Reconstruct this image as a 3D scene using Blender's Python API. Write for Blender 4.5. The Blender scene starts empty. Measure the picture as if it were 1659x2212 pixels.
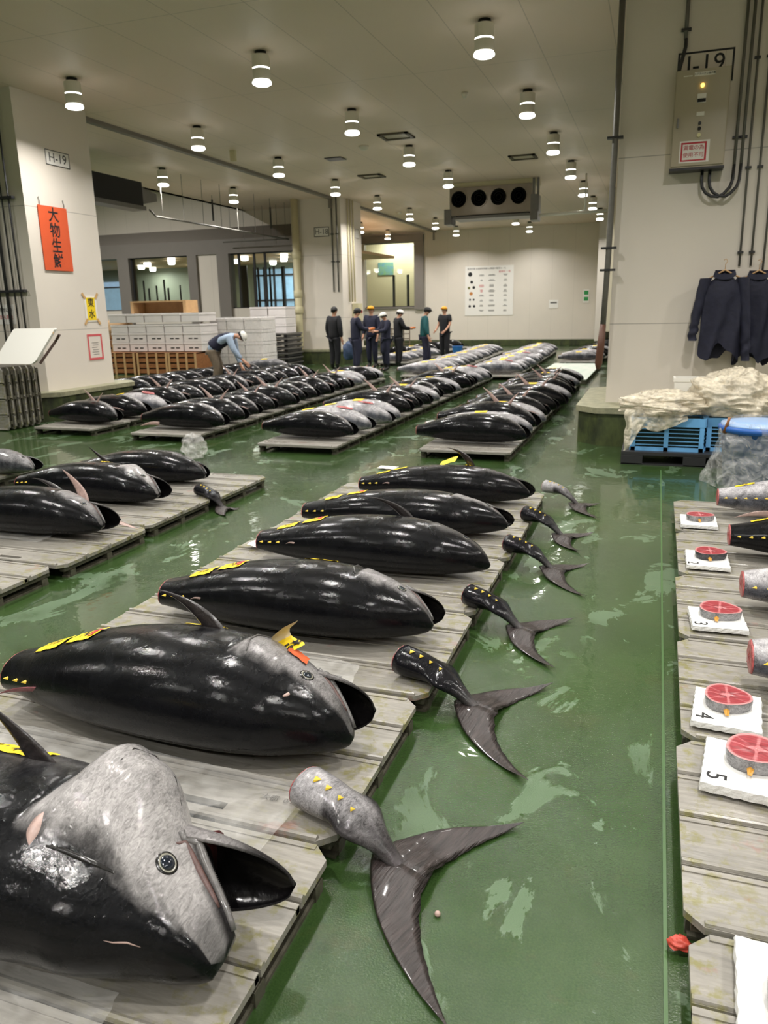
import bpy, bmesh, math, random
from mathutils import Vector, Matrix, noise as mnoise
PI = math.pi
sc = bpy.context.scene
C = sc.collection
random.seed(7)

# ---------------------------------------------------------------- camera
CAM_H = 1.65
right = Vector((0.9408, 0.3386, -0.0200)); 
yv = Vector((594.5, 450.0, 1659.0)).normalized()          # vanishing direction of the pallet rows, camera frame
dv = Vector((126.5, -6284.0, 1659.0)).normalized()
zv = -dv; zv = (zv - yv*zv.dot(yv)).normalized()
xv = zv.cross(yv); xv = -xv if xv.x < 0 else xv
cam_right = Vector((xv.x, yv.x, zv.x)); cam_up = Vector((xv.y, yv.y, zv.y)); cam_fwd = Vector((xv.z, yv.z, zv.z))
cam = bpy.data.cameras.new('camera'); camo = bpy.data.objects.new('camera', cam); C.objects.link(camo)
M = Matrix.Identity(4)
for i in range(3):
    M[i][0] = cam_right[i]; M[i][1] = cam_up[i]; M[i][2] = -cam_fwd[i]
M[2][3] = CAM_H
camo.matrix_world = M
cam.sensor_fit = 'VERTICAL'; cam.sensor_height = 36.0; cam.lens = 1659.0/2212.0*36.0
cam.clip_start = 0.05; cam.clip_end = 200
cam.dof.use_dof = True; cam.dof.focus_distance = 2.9; cam.dof.aperture_fstop = 5.0
sc.camera = camo

# ---------------------------------------------------------------- world, exposure
w = bpy.data.worlds.new('world'); sc.world = w; w.use_nodes = True
w.node_tree.nodes['Background'].inputs[0].default_value = (0.9, 0.92, 1, 1)
w.node_tree.nodes['Background'].inputs[1].default_value = 0.15
sc.view_settings.view_transform = 'Standard'; sc.view_settings.look = 'None'
sc.view_settings.gamma = 1; sc.view_settings.exposure = 0.08
sc.cycles.use_denoising = True
sc.cycles.max_bounces = 6; sc.cycles.diffuse_bounces = 4; sc.cycles.glossy_bounces = 3
sc.cycles.transmission_bounces = 4; sc.cycles.transparent_max_bounces = 8
sc.cycles.sample_clamp_indirect = 6; sc.cycles.caustics_reflective = False; sc.cycles.caustics_refractive = False
LAMP_W = 62.0
CEIL = 4.95

# ---------------------------------------------------------------- materials
def S(r, g, b):
    f = lambda c: (c/255/12.92) if c/255 <= .04045 else ((c/255+.055)/1.055)**2.4
    return (f(r), f(g), f(b), 1)
MATS = {}
def mat(name, col, rough=.6, metal=0., var=0., scale=8., bump=0., bscale=40., col2=None, stretch=(1,1,1), spec=.5, emit=None, estr=0., alpha=1., trans=0., attr=False, coat=0., rvar=0., det=5.):
    if name in MATS: return MATS[name]
    m = bpy.data.materials.new(name); m.use_nodes = True; nt = m.node_tree; N = nt.nodes; L = nt.links
    p = N['Principled BSDF']
    p.inputs['Base Color'].default_value = col; p.inputs['Roughness'].default_value = rough
    p.inputs['Metallic'].default_value = metal; p.inputs['Specular IOR Level'].default_value = spec
    p.inputs['Alpha'].default_value = alpha; p.inputs['Transmission Weight'].default_value = trans
    p.inputs['Coat Weight'].default_value = coat; p.inputs['Coat Roughness'].default_value = .06
    if emit: p.inputs['Emission Color'].default_value = emit; p.inputs['Emission Strength'].default_value = estr
    if var or bump or col2 or attr or rvar:
        tc = N.new('ShaderNodeTexCoord'); mp = N.new('ShaderNodeMapping'); mp.inputs['Scale'].default_value = stretch
        L.new(tc.outputs['Object'], mp.inputs[0])
    src = None
    if attr:
        a = N.new('ShaderNodeVertexColor'); a.layer_name = 'Col'; src = a.outputs[0]
    if var or col2:
        n = N.new('ShaderNodeTexNoise'); n.inputs['Scale'].default_value = scale; n.inputs['Detail'].default_value = det; n.inputs['Roughness'].default_value = .65
        L.new(mp.outputs[0], n.inputs['Vector'])
        if col2:
            r = N.new('ShaderNodeValToRGB'); r.color_ramp.elements[0].position = .5-var/2; r.color_ramp.elements[1].position = .5+var/2
            r.color_ramp.elements[0].color = col; r.color_ramp.elements[1].color = col2; L.new(n.outputs[0], r.inputs[0]); src = r.outputs[0]
        else:
            mr = N.new('ShaderNodeMapRange'); mr.inputs[1].default_value = .25; mr.inputs[2].default_value = .75
            mr.inputs[3].default_value = 1-var; mr.inputs[4].default_value = 1+var; L.new(n.outputs[0], mr.inputs[0])
            mx = N.new('ShaderNodeVectorMath'); mx.operation = 'SCALE'
            if src is not None: L.new(src, mx.inputs[0])
            else: mx.inputs[0].default_value = col[:3]
            L.new(mr.outputs[0], mx.inputs['Scale']); src = mx.outputs[0]
    if src is not None: L.new(src, p.inputs['Base Color'])
    if rvar:
        n3 = N.new('ShaderNodeTexNoise'); n3.inputs['Scale'].default_value = scale*1.7; n3.inputs['Detail'].default_value = 4
        L.new(mp.outputs[0], n3.inputs['Vector'])
        m3 = N.new('ShaderNodeMapRange'); m3.inputs[1].default_value = .3; m3.inputs[2].default_value = .7
        m3.inputs[3].default_value = max(.02, rough-rvar); m3.inputs[4].default_value = rough+rvar
        L.new(n3.outputs[0], m3.inputs[0]); L.new(m3.outputs[0], p.inputs['Roughness'])
    if bump:
        n2 = N.new('ShaderNodeTexNoise'); n2.inputs['Scale'].default_value = bscale; n2.inputs['Detail'].default_value = 6
        L.new(mp.outputs[0], n2.inputs['Vector'])
        b = N.new('ShaderNodeBump'); b.inputs['Strength'].default_value = bump; b.inputs['Distance'].default_value = .01
        L.new(n2.outputs[0], b.inputs['Height']); L.new(b.outputs[0], p.inputs['Normal'])
    MATS[name] = m; return m

def math_node(nt, op, a, b=None):
    n = nt.nodes.new('ShaderNodeMath'); n.operation = op
    for i, v in enumerate((a, b)):
        if v is None: continue
        if isinstance(v, (int, float)): n.inputs[i].default_value = v
        else: nt.links.new(v, n.inputs[i])
    return n.outputs[0]

def panel_mat(name, col, lines, width=.006, dark=.62, rough=.45, dirt=.06):
    """painted panels with thin seams; lines: list of (axis, first, spacing)"""
    m = bpy.data.materials.new(name); m.use_nodes = True; nt = m.node_tree; N = nt.nodes; L = nt.links
    p = N['Principled BSDF']; p.inputs['Roughness'].default_value = rough
    tc = N.new('ShaderNodeTexCoord'); sp = N.new('ShaderNodeSeparateXYZ'); L.new(tc.outputs['Object'], sp.inputs[0])
    tot = None
    for ax, first, spc in lines:
        v = math_node(nt, 'SUBTRACT', sp.outputs[ax], first)
        v = math_node(nt, 'MODULO', math_node(nt, 'ADD', v, spc*100+spc/2), spc)
        v = math_node(nt, 'ABSOLUTE', math_node(nt, 'SUBTRACT', v, spc/2))
        v = math_node(nt, 'LESS_THAN', v, width)
        tot = v if tot is None else math_node(nt, 'MAXIMUM', tot, v)
    n = N.new('ShaderNodeTexNoise'); n.inputs['Scale'].default_value = 1.3; n.inputs['Detail'].default_value = 6; L.new(tc.outputs['Object'], n.inputs['Vector'])
    k = math_node(nt, 'ADD', 1-dirt, math_node(nt, 'MULTIPLY', n.outputs[0], dirt*2))
    if tot is not None: k = math_node(nt, 'MULTIPLY', k, math_node(nt, 'SUBTRACT', 1, math_node(nt, 'MULTIPLY', tot, 1-dark)))
    mx = N.new('ShaderNodeVectorMath'); mx.operation = 'SCALE'; mx.inputs[0].default_value = col[:3]; L.new(k, mx.inputs['Scale'])
    L.new(mx.outputs[0], p.inputs['Base Color'])
    return m

CREAM = S(222, 214, 203)
M_wall = panel_mat('cream_wall_panels', CREAM, [(0, .2, .92), (1, .2, .92)], .004, .8)
M_pillar = panel_mat('cream_pillar_panels', CREAM, [(2, 1.42, 1.88)], .005, .55)
M_ceil = panel_mat('ceiling_panels', S(224, 207, 192), [(0, -2.65, .945), (1, 8.6, 3.3)], .006, .7, rough=.55, dirt=.03)
M_white = mat('white_paint', S(232, 230, 222), .4)
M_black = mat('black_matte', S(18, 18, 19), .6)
M_dark = mat('dark_grey_metal', S(52, 52, 54), .45, .3)
M_grey = mat('grey_steel', S(120, 118, 115), .38, .6, var=.1)
M_conduit = mat('galvanised_conduit', S(108, 106, 100), .5, .3, var=.15, scale=14)
M_beam = mat('grey_brown_cladding', S(128, 122, 116), .5, var=.04, scale=2)
M_ink = mat('black_ink', S(22, 22, 24), .6)
M_red = mat('red_ink', S(190, 50, 62), .6)
M_paper = mat('white_paper', S(236, 233, 228), .6)
M_yellow = mat('yellow_paper', S(247, 214, 30), .5)
M_pink = mat('raw_pink_flesh', S(168, 84, 84), .35, var=.5, scale=60, bump=.5, bscale=50, coat=.3)
M_cream_paper = mat('cream_paper_back', S(214, 200, 168), .7)

# floor: wet green epoxy
def floor_material():
    m = bpy.data.materials.new('wet_green_epoxy'); m.use_nodes = True; nt = m.node_tree; N = nt.nodes; L = nt.links
    p = N['Principled BSDF']; tc = N.new('ShaderNodeTexCoord')
    def nz(scale, det=6, rough=.6, dist=0., str_=(1, 1, 1)):
        mp = N.new('ShaderNodeMapping'); mp.inputs['Scale'].default_value = str_; L.new(tc.outputs['Object'], mp.inputs[0])
        n = N.new('ShaderNodeTexNoise'); n.inputs['Scale'].default_value = scale; n.inputs['Detail'].default_value = det
        n.inputs['Roughness'].default_value = rough; n.inputs['Distortion'].default_value = dist; L.new(mp.outputs[0], n.inputs['Vector']); return n.outputs[0]
    def ramp(v, a, b, ca=(0, 0, 0, 1), cb=(1, 1, 1, 1)):
        r = N.new('ShaderNodeValToRGB'); r.color_ramp.elements[0].position = a; r.color_ramp.elements[1].position = b
        r.color_ramp.elements[0].color = ca; r.color_ramp.elements[1].color = cb; L.new(v, r.inputs[0]); return r.outputs[0]
    def mix(f, a, b):
        x = N.new('ShaderNodeMix'); x.data_type = 'RGBA'
        if isinstance(f, float): x.inputs[0].default_value = f
        else: L.new(f, x.inputs[0])
        for i, v in ((6, a), (7, b)):
            if isinstance(v, tuple): x.inputs[i].default_value = v
            else: L.new(v, x.inputs[i])
        return x.outputs[2]
    base = ramp(nz(1.1, 7), .35, .7, S(40, 62, 29), S(60, 85, 43))
    fine = ramp(nz(160, 3), .3, .75, S(40, 62, 31), S(69, 94, 49))
    base = mix(.35, base, fine)
    brown = ramp(nz(2.3, 8, .7), .56, .72)
    base = mix(math_node(nt, 'MULTIPLY', brown, .35), base, S(78, 74, 44))
    patch = ramp(nz(2.1, 9, .62, .6, (1.25, .8, 1)), .575, .592)          # irregular paler patches, rougher as well
    gate = ramp(nz(.8, 3), .38, .48)
    pf = math_node(nt, 'MULTIPLY', math_node(nt, 'MULTIPLY', patch, gate), .42)
    base = mix(pf, base, S(112, 138, 108))
    L.new(base, p.inputs['Base Color'])
    wet = ramp(nz(.9, 5), .40, .56)
    r = math_node(nt, 'ADD', .05, math_node(nt, 'MULTIPLY', wet, .13))
    r = math_node(nt, 'ADD', r, math_node(nt, 'MULTIPLY', pf, .5))
    L.new(r, p.inputs['Roughness'])
    p.inputs['IOR'].default_value = 1.45; p.inputs['Coat Weight'].default_value = .6; p.inputs['Coat Roughness'].default_value = .03
    p.inputs['Coat IOR'].default_value = 1.33
    b = N.new('ShaderNodeBump'); b.inputs['Distance'].default_value = .006; b.inputs['Strength'].default_value = .3
    L.new(nz(170, 3), b.inputs['Height']); L.new(b.outputs[0], p.inputs['Normal'])
    b2 = N.new('ShaderNodeBump'); b2.inputs['Distance'].default_value = .012; b2.inputs['Strength'].default_value = .16
    L.new(nz(7, 3, .5, .3), b2.inputs['Height'])
    L.new(b2.outputs[0], p.inputs['Coat Normal'])
    return m
M_floor = floor_material()

def deck_material():
    m = bpy.data.materials.new('weathered_pallet_deck'); m.use_nodes = True; nt = m.node_tree; N = nt.nodes; L = nt.links
    p = N['Principled BSDF']; tc = N.new('ShaderNodeTexCoord'); oi = N.new('ShaderNodeObjectInfo')
    ad = N.new('ShaderNodeVectorMath'); L.new(tc.outputs['Object'], ad.inputs[0])
    sc2 = N.new('ShaderNodeVectorMath'); sc2.operation = 'SCALE'; L.new(oi.outputs['Location'], sc2.inputs[0]); sc2.inputs['Scale'].default_value = 1.7
    L.new(sc2.outputs[0], ad.inputs[1])
    def nz(scale, det, st=(1, 1, 1)):
        mp = N.new('ShaderNodeMapping'); mp.inputs['Scale'].default_value = st; L.new(ad.outputs[0], mp.inputs[0])
        n = N.new('ShaderNodeTexNoise'); n.inputs['Scale'].default_value = scale; n.inputs['Detail'].default_value = det; n.inputs['Roughness'].default_value = .65
        L.new(mp.outputs[0], n.inputs['Vector']); return n.outputs[0]
    def ramp(v, a, b, ca, cb):
        r = N.new('ShaderNodeValToRGB'); r.color_ramp.elements[0].position = a; r.color_ramp.elements[1].position = b
        r.color_ramp.elements[0].color = ca; r.color_ramp.elements[1].color = cb; L.new(v, r.inputs[0]); return r.outputs[0]
    def mix(f, a, b):
        x = N.new('ShaderNodeMix'); x.data_type = 'RGBA'
        L.new(f, x.inputs[0]) if not isinstance(f, float) else setattr(x.inputs[0], 'default_value', f)
        for i, v in ((6, a), (7, b)):
            if isinstance(v, tuple): x.inputs[i].default_value = v
            else: L.new(v, x.inputs[i])
        return x.outputs[2]
    a = ramp(nz(6, 6, (.35, 1.6, 1)), .3, .7, S(116, 113, 107), S(158, 153, 144))
    g = ramp(nz(60, 4, (.12, 1, 1)), .3, .7, S(108, 105, 99), S(168, 164, 155))
    a = mix(.45, a, g)
    sp = N.new('ShaderNodeSeparateXYZ'); L.new(tc.outputs['Object'], sp.inputs[0])
    edge = N.new('ShaderNodeMapRange'); L.new(math_node(nt, 'ABSOLUTE', sp.outputs[0]), edge.inputs[0]); edge.inputs[1].default_value = .45; edge.inputs[2].default_value = .88
    moss = math_node(nt, 'MULTIPLY', ramp(nz(18, 7), .5, .62, (0, 0, 0, 1), (1, 1, 1, 1)), math_node(nt, 'MULTIPLY', edge.outputs[0], .8))
    a = mix(moss, a, S(122, 118, 62))
    blood = math_node(nt, 'MULTIPLY', ramp(nz(4.2, 6), .64, .70, (0, 0, 0, 1), (1, 1, 1, 1)), .35)
    a = mix(blood, a, S(150, 78, 68))
    L.new(a, p.inputs['Base Color'])
    L.new(ramp(nz(3, 4), .35, .6, (.22,)*3+(1,), (.6,)*3+(1,)), p.inputs['Roughness'])
    b = N.new('ShaderNodeBump'); b.inputs['Distance'].default_value = .004; b.inputs['Strength'].default_value = .35
    L.new(nz(70, 5, (.2, 1, 1)), b.inputs['Height']); L.new(b.outputs[0], p.inputs['Normal'])
    return m
M_deck = deck_material()
M_runner = mat('pallet_runner_metal', S(96, 92, 80), .5, .2, var=.35, scale=18, col2=S(58, 58, 44))

def fish_material(name, scratch=.5, rough=.22, spark=.55, bs=120, big=.9):
    m = bpy.data.materials.new(name); m.use_nodes = True; nt = m.node_tree; N = nt.nodes; L = nt.links
    p = N['Principled BSDF']; tc = N.new('ShaderNodeTexCoord')
    a = N.new('ShaderNodeVertexColor'); a.layer_name = 'Col'
    def nz(scale, det, st=(1, 1, 1), dist=0., rot=0.):
        mp = N.new('ShaderNodeMapping'); mp.inputs['Scale'].default_value = st; mp.inputs['Rotation'].default_value = (0, 0, rot); L.new(tc.outputs['Object'], mp.inputs[0])
        n = N.new('ShaderNodeTexNoise'); n.inputs['Scale'].default_value = scale; n.inputs['Detail'].default_value = det; n.inputs['Roughness'].default_value = .65
        n.inputs['Distortion'].default_value = dist; L.new(mp.outputs[0], n.inputs['Vector']); return n.outputs[0]
    s1 = nz(85, 7, (1, .3, 1), 1.8, .7); s2 = nz(9, 6, (1, 1, 1), .6)
    k = math_node(nt, 'ADD', math_node(nt, 'MULTIPLY', s1, 1.5), math_node(nt, 'MULTIPLY', s2, big))
    k = math_node(nt, 'ADD', math_node(nt, 'MULTIPLY', math_node(nt, 'SUBTRACT', k, .75+big/2), scratch*3), 1.)
    k = math_node(nt, 'MAXIMUM', k, .25)
    mx = N.new('ShaderNodeVectorMath'); mx.operation = 'SCALE'; L.new(a.outputs[0], mx.inputs[0]); L.new(k, mx.inputs['Scale'])
    L.new(mx.outputs[0], p.inputs['Base Color'])
    mr = N.new('ShaderNodeMapRange'); L.new(s2, mr.inputs[0]); mr.inputs[1].default_value = .35; mr.inputs[2].default_value = .7
    mr.inputs[3].default_value = rough*.8; mr.inputs[4].default_value = rough*1.8
    L.new(mr.outputs[0], p.inputs['Roughness']); p.inputs['Specular IOR Level'].default_value = .06
    p.inputs['Coat Weight'].default_value = .62; p.inputs['Coat Roughness'].default_value = .05; p.inputs['Coat IOR'].default_value = 1.36
    b = N.new('ShaderNodeBump'); b.inputs['Distance'].default_value = .0022; b.inputs['Strength'].default_value = spark
    L.new(nz(bs, 4, (1, .5, 1), .8, .5), b.inputs['Height']); L.new(b.outputs[0], p.inputs['Normal'])
    b2 = N.new('ShaderNodeBump'); b2.inputs['Distance'].default_value = .0016; b2.inputs['Strength'].default_value = spark*.9
    L.new(nz(70, 5, (.6, 1, 1), .5), b2.inputs['Height']); L.new(b2.outputs[0], p.inputs['Coat Normal'])
    return m
M_skin = fish_material('wet_tuna_skin')
M_silver = fish_material('silver_tuna_skin', .55, .34, .5, 90, 1.8)
M_fin = mat('dark_fin', S(38, 33, 34), .3, var=.7, scale=40, stretch=(1, 1, 1), bump=.4, bscale=60, coat=.25)
M_tailfin = mat('tail_fin_rays', S(52, 45, 44), .38, var=.95, scale=34, stretch=(1.8, .22, 1), bump=.6, bscale=70, coat=.25)
M_palefin = mat('pale_pink_fin', S(176, 150, 142), .4, var=.3, scale=30)
M_redfin = mat('raw_red_fin', S(132, 70, 76), .4, var=.5, scale=40)
M_finlet = mat('yellow_finlet', S(222, 190, 60), .4)
M_mouth = mat('glossy_black_mouth', S(12, 11, 12), .25, bump=.3, bscale=30, coat=.3)
M_gum = mat('dark_red_gum', S(70, 28, 30), .35, var=.6, scale=30, coat=.3)
M_jaw = mat('silver_jaw_bar', S(96, 94, 93), .3, var=.5, scale=40, coat=.4)
M_eye = mat('eye_ring', S(138, 136, 122), .25, coat=.6)
M_pupil = mat('dark_blue_pupil', S(22, 30, 42), .08, coat=1.)
# ---------------------------------------------------------------- mesh helpers
def link(name, me, m=None, parent=None, smooth=False):
    o = bpy.data.objects.new(name, me); C.objects.link(o)
    if m is not None:
        for x in (m if isinstance(m, (list, tuple)) else [m]): me.materials.append(x)
    if parent: o.parent = parent
    if smooth: me.polygons.foreach_set('use_smooth', [True]*len(me.polygons)); me.update()
    return o
def obj(name, bm, m=None, parent=None, smooth=False):
    me = bpy.data.meshes.new(name); bm.to_mesh(me); bm.free(); return link(name, me, m, parent, smooth)
def tag(o, label, cat, group=None):
    o['label'] = label; o['category'] = cat
    if group: o['group'] = group
    return o
def thing(name, label, cat, loc=(0, 0, 0), rz=0., group=None):
    o = bpy.data.objects.new(name, None); C.objects.link(o); o.location = loc; o.rotation_euler = (0, 0, rz)
    o.empty_display_size = .1
    return tag(o, label, cat, group)
def struct(name, bm, m, smooth=False):
    o = obj(name, bm, m, None, smooth); o['kind'] = 'structure'; return o
def copy_tree(o, parent=None, label=None):
    c = o.copy(); C.objects.link(c)
    if parent: c.parent = parent
    for ch in o.children: copy_tree(ch, c)
    return c
def box(bm, x0, x1, y0, y1, z0, z1, bev=0., mi=0):
    vs = [bm.verts.new((x, y, z)) for x in (x0, x1) for y in (y0, y1) for z in (z0, z1)]
    idx = [(0, 1, 3, 2), (4, 6, 7, 5), (0, 4, 5, 1), (2, 3, 7, 6), (0, 2, 6, 4), (1, 5, 7, 3)]
    fs = [bm.faces.new([vs[i] for i in f]) for f in idx]
    for f in fs: f.material_index = mi
    if bev:
        es = list({e for f in fs for e in f.edges})
        r = bmesh.ops.bevel(bm, geom=es, offset=bev, segments=2, affect='EDGES', profile=.7)
        for f in r['faces']: f.material_index = mi
    return vs
def boxbm(*a, **k):
    bm = bmesh.new(); box(bm, *a, **k); return bm
def loft(bm, rings, cap=True, mi=0, closed=True):
    R = [[bm.verts.new(p) for p in r] for r in rings]; n = len(R[0]); F = []
    for a, b in zip(R, R[1:]):
        for i in range(n if closed else n-1):
            F.append(bm.faces.new((a[i], a[(i+1) % n], b[(i+1) % n], b[i])))
    if cap and closed:
        F.append(bm.faces.new(list(reversed(R[0])))); F.append(bm.faces.new(R[-1]))
    for f in F: f.material_index = mi
    return R
def tube(bm, pts, r, seg=8, cap=True, mi=0):
    pts = [Vector(p) for p in pts]; rs = r if isinstance(r, (list, tuple)) else [r]*len(pts); rings = []
    prev = None
    for i, p in enumerate(pts):
        t = (pts[min(i+1, len(pts)-1)]-pts[max(i-1, 0)]).normalized()
        ref = prev if prev is not None else (Vector((0, 0, 1)) if abs(t.z) < .9 else Vector((1, 0, 0)))
        a = (ref - t*ref.dot(t))
        if a.length < 1e-4: a = Vector((1, 0, 0)) - t*t.x
        a.normalize(); b = t.cross(a); prev = a
        rings.append([p + a*rs[i]*math.cos(2*PI*k/seg) + b*rs[i]*math.sin(2*PI*k/seg) for k in range(seg)])
    return loft(bm, rings, cap, mi)
def cyl(bm, x, y, z0, z1, r, seg=24, mi=0, r1=None):
    r1 = r if r1 is None else r1
    loft(bm, [[(x+a*math.cos(2*PI*k/seg), y+a*math.sin(2*PI*k/seg), z) for k in range(seg)] for z, a in ((z0, r), (z1, r1))], True, mi)
def lathe(bm, prof, x=0, y=0, seg=28, mi=0):
    loft(bm, [[(x+r*math.cos(2*PI*k/seg), y+r*math.sin(2*PI*k/seg), z) for k in range(seg)] for r, z in prof], True, mi)
def quad(bm, pts, mi=0):
    f = bm.faces.new([bm.verts.new(p) for p in pts]); f.material_index = mi; return f
def sstep(a, b, x):
    t = max(0., min(1., (x-a)/(b-a))); return t*t*(3-2*t)
def lerp(a, b, t): return a+(b-a)*t
def interp(tab, u):
    for (u0, v0), (u1, v1) in zip(tab, tab[1:]):
        if u <= u1: return lerp(v0, v1, (u-u0)/(u1-u0) if u1 > u0 else 0)
    return tab[-1][1]
def smooth_interp(tab, u):
    n = len(tab)
    for i in range(n-1):
        if u <= tab[i+1][0] or i == n-2:
            p0 = tab[max(i-1, 0)]; p1 = tab[i]; p2 = tab[i+1]; p3 = tab[min(i+2, n-1)]
            h = p2[0]-p1[0]; t = max(0, min(1, (u-p1[0])/h))
            m1 = (p2[1]-p0[1])/(p2[0]-p0[0])*h; m2 = (p3[1]-p1[1])/(p3[0]-p1[0])*h
            return (2*t**3-3*t*t+1)*p1[1]+(t**3-2*t*t+t)*m1+(-2*t**3+3*t*t)*p2[1]+(t**3-t*t)*m2

_FONT = None
def text_mesh(s, size=.1, thick=.0, align='CENTER', vertical=False, bold=0.):
    """returns list of polygons (verts, faces) in the xy plane, centred"""
    cu = bpy.data.curves.new('t', 'FONT'); cu.body = s; cu.size = size; cu.align_x = align; cu.align_y = 'CENTER'
    cu.extrude = thick; cu.offset = bold; cu.resolution_u = 3; cu.space_line = .95
    o = bpy.data.objects.new('t', cu); C.objects.link(o)
    dg = bpy.context.evaluated_depsgraph_get(); ev = o.evaluated_get(dg); me = bpy.data.meshes.new_from_object(ev)
    bpy.data.objects.remove(o); bpy.data.curves.remove(cu)
    me.materials.clear()
    return me
def put_text(name, s, size, m, origin, xdir, ydir, parent=None, bold=0., off=.002):
    """flat lettering at a point of a surface; xdir = reading direction, ydir = up of the letters"""
    me = text_mesh(s, size, .0004, bold=bold)
    xd = Vector(xdir).normalized(); yd = Vector(ydir).normalized(); zd = xd.cross(yd); o0 = Vector(origin)+zd*off
    for v in me.vertices: v.co = o0 + xd*v.co.x + yd*v.co.y + zd*v.co.z
    return link(name, me, m, parent)

# ---------------------------------------------------------------- setting
bm = bmesh.new(); quad(bm, [(-30, -6, 0), (8, -6, 0), (8, 46, 0), (-30, 46, 0)])
struct('floor', bm, M_floor)
struct('ceiling', boxbm(-13.5, 8, -6, 35.2, CEIL, CEIL+.25), M_ceil)
struct('wall_back', boxbm(-10.54, 8, 34.8, 35.1, .25, CEIL), M_wall)
bm = bmesh.new(); box(bm, -13.6, -12.95, 34.8, 35.1, .25, CEIL); box(bm, -12.95, -10.54, 34.8, 35.1, .25, 1.74); box(bm, -12.95, -10.54, 34.8, 35.1, 4.55, CEIL)
struct('wall_back_2', bm, M_wall)
struct('wall_right', boxbm(6.5, 6.8, -6, 35, 0, CEIL), M_wall)
struct('wall_front', boxbm(-30, 8, -6.3, -6, 0, 7), M_wall)
struct('wall_left', boxbm(-30.3, -30, -6, 46, 0, 7), M_wall)
# alcove wall behind the far hall, right of the notice board
struct('wall_return', boxbm(-2.3, -2.0, 31.5, 34.8, .3, CEIL), M_wall)
# higher bay on the left with the wall above the grey beam
struct('ceiling_2', boxbm(-30, -13.5, -6, 46, 6.9, 7.1), M_ceil)
struct('wall_upper_left', boxbm(-13.5, -13.3, -6, 35, CEIL, 7), M_wall)
YB = 24.0
bm = bmesh.new(); box(bm, -30, -13.4, YB+.6, YB+.8, 3.9, 7); box(bm, -13.4, -10.9, YB+.6, YB+.8, 3.9, CEIL)
struct('wall_far_left', bm, M_wall)
bm = bmesh.new()
box(bm, -30, -10.6, YB, YB+.6, 3.56, 4.02)
vs = [(-30, YB, 4.02), (-10.6, YB, 4.02), (-10.6, YB+.6, 4.45), (-30, YB+.6, 4.45)]
quad(bm, vs); quad(bm, [(-10.6, YB, 4.02), (-10.6, YB+.6, 4.02), (-10.6, YB+.6, 4.45)])
struct('trim_beam', bm, M_beam)
# lower wall with window openings: posts, infill, sill
def PX(px, y=YB):      # x where a ray of the photo's column meets the plane of this wall at eye height
    d = cam_right*((px-829.5)) + cam_up*(1106-640) + cam_fwd*1659
    return d.x/d.y*y
bm = bmesh.new()
for a, b in ((262, 286), (412, 431), (475, 500)): box(bm, PX(a), PX(b), YB-.05, YB+.35, 0, 3.56)
struct('trim_window_posts', bm, M_beam)
bm = bmesh.new(); box(bm, PX(431), PX(475), YB+.05, YB+.3, 1.78, 3.56); box(bm, PX(200), -10.6, YB+.05, YB+.3, 0, 1.78)
struct('wall_below_windows', bm, M_wall)
M_glass = mat('window_glass', (1, 1, 1, 1), .02, trans=1., spec=.5)
def thin_glass():
    m = bpy.data.materials.new('thin_glass'); m.use_nodes = True; nt = m.node_tree; N = nt.nodes; L = nt.links
    g = N.new('ShaderNodeBsdfGlossy'); g.inputs['Roughness'].default_value = .02; t = N.new('ShaderNodeBsdfTransparent'); t.inputs[0].default_value = (.9, .94, .92, 1)
    f = N.new('ShaderNodeFresnel'); f.inputs[0].default_value = 1.5; x = N.new('ShaderNodeMixShader')
    L.new(f.outputs[0], x.inputs[0]); L.new(t.outputs[0], x.inputs[1]); L.new(g.outputs[0], x.inputs[2]); L.new(x.outputs[0], N['Material Output'].inputs[0]); return m
M_glass = thin_glass()
def window(n, x0, x1, y, z0, z1, mullions=()):
    w_ = bpy.data.objects.new('window_%d' % n, None); C.objects.link(w_); w_['kind'] = 'structure'
    obj('pane', boxbm(x0, x1, y, y+.01, z0, z1), M_glass, w_)
    bm = bmesh.new()
    box(bm, x0, x1, y-.03, y+.05, z0-.03, z0+.03); box(bm, x0, x1, y-.03, y+.05, z1-.03, z1+.02)
    for mx in mullions: box(bm, mx-.03, mx+.03, y-.03, y+.05, z0, z1)
    obj('window_frame', bm, M_dark, w_); return w_
window(1, PX(286), PX(412), YB+.12, 1.78, 3.56, (PX(286)+.03,))
window(2, PX(500), -10.6, YB+.12, 1.78, 3.56, (PX(517), PX(550), PX(573)))
window(3, PX(200), PX(262), YB+.12, 1.78, 2.6)
window(4, -12.95, -10.54, 34.95, 1.74, 4.55, ())
bm = bmesh.new(); box(bm, -10.54, -10.1, 34.7, 34.82, 1.6, 4.75); box(bm, -13.5, -10.1, 34.66, 34.8, 4.55, 4.85); box(bm, -12.95, -10.5, 34.74, 34.82, 1.66, 1.74)
struct('trim_back_window', bm, M_beam)
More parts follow.
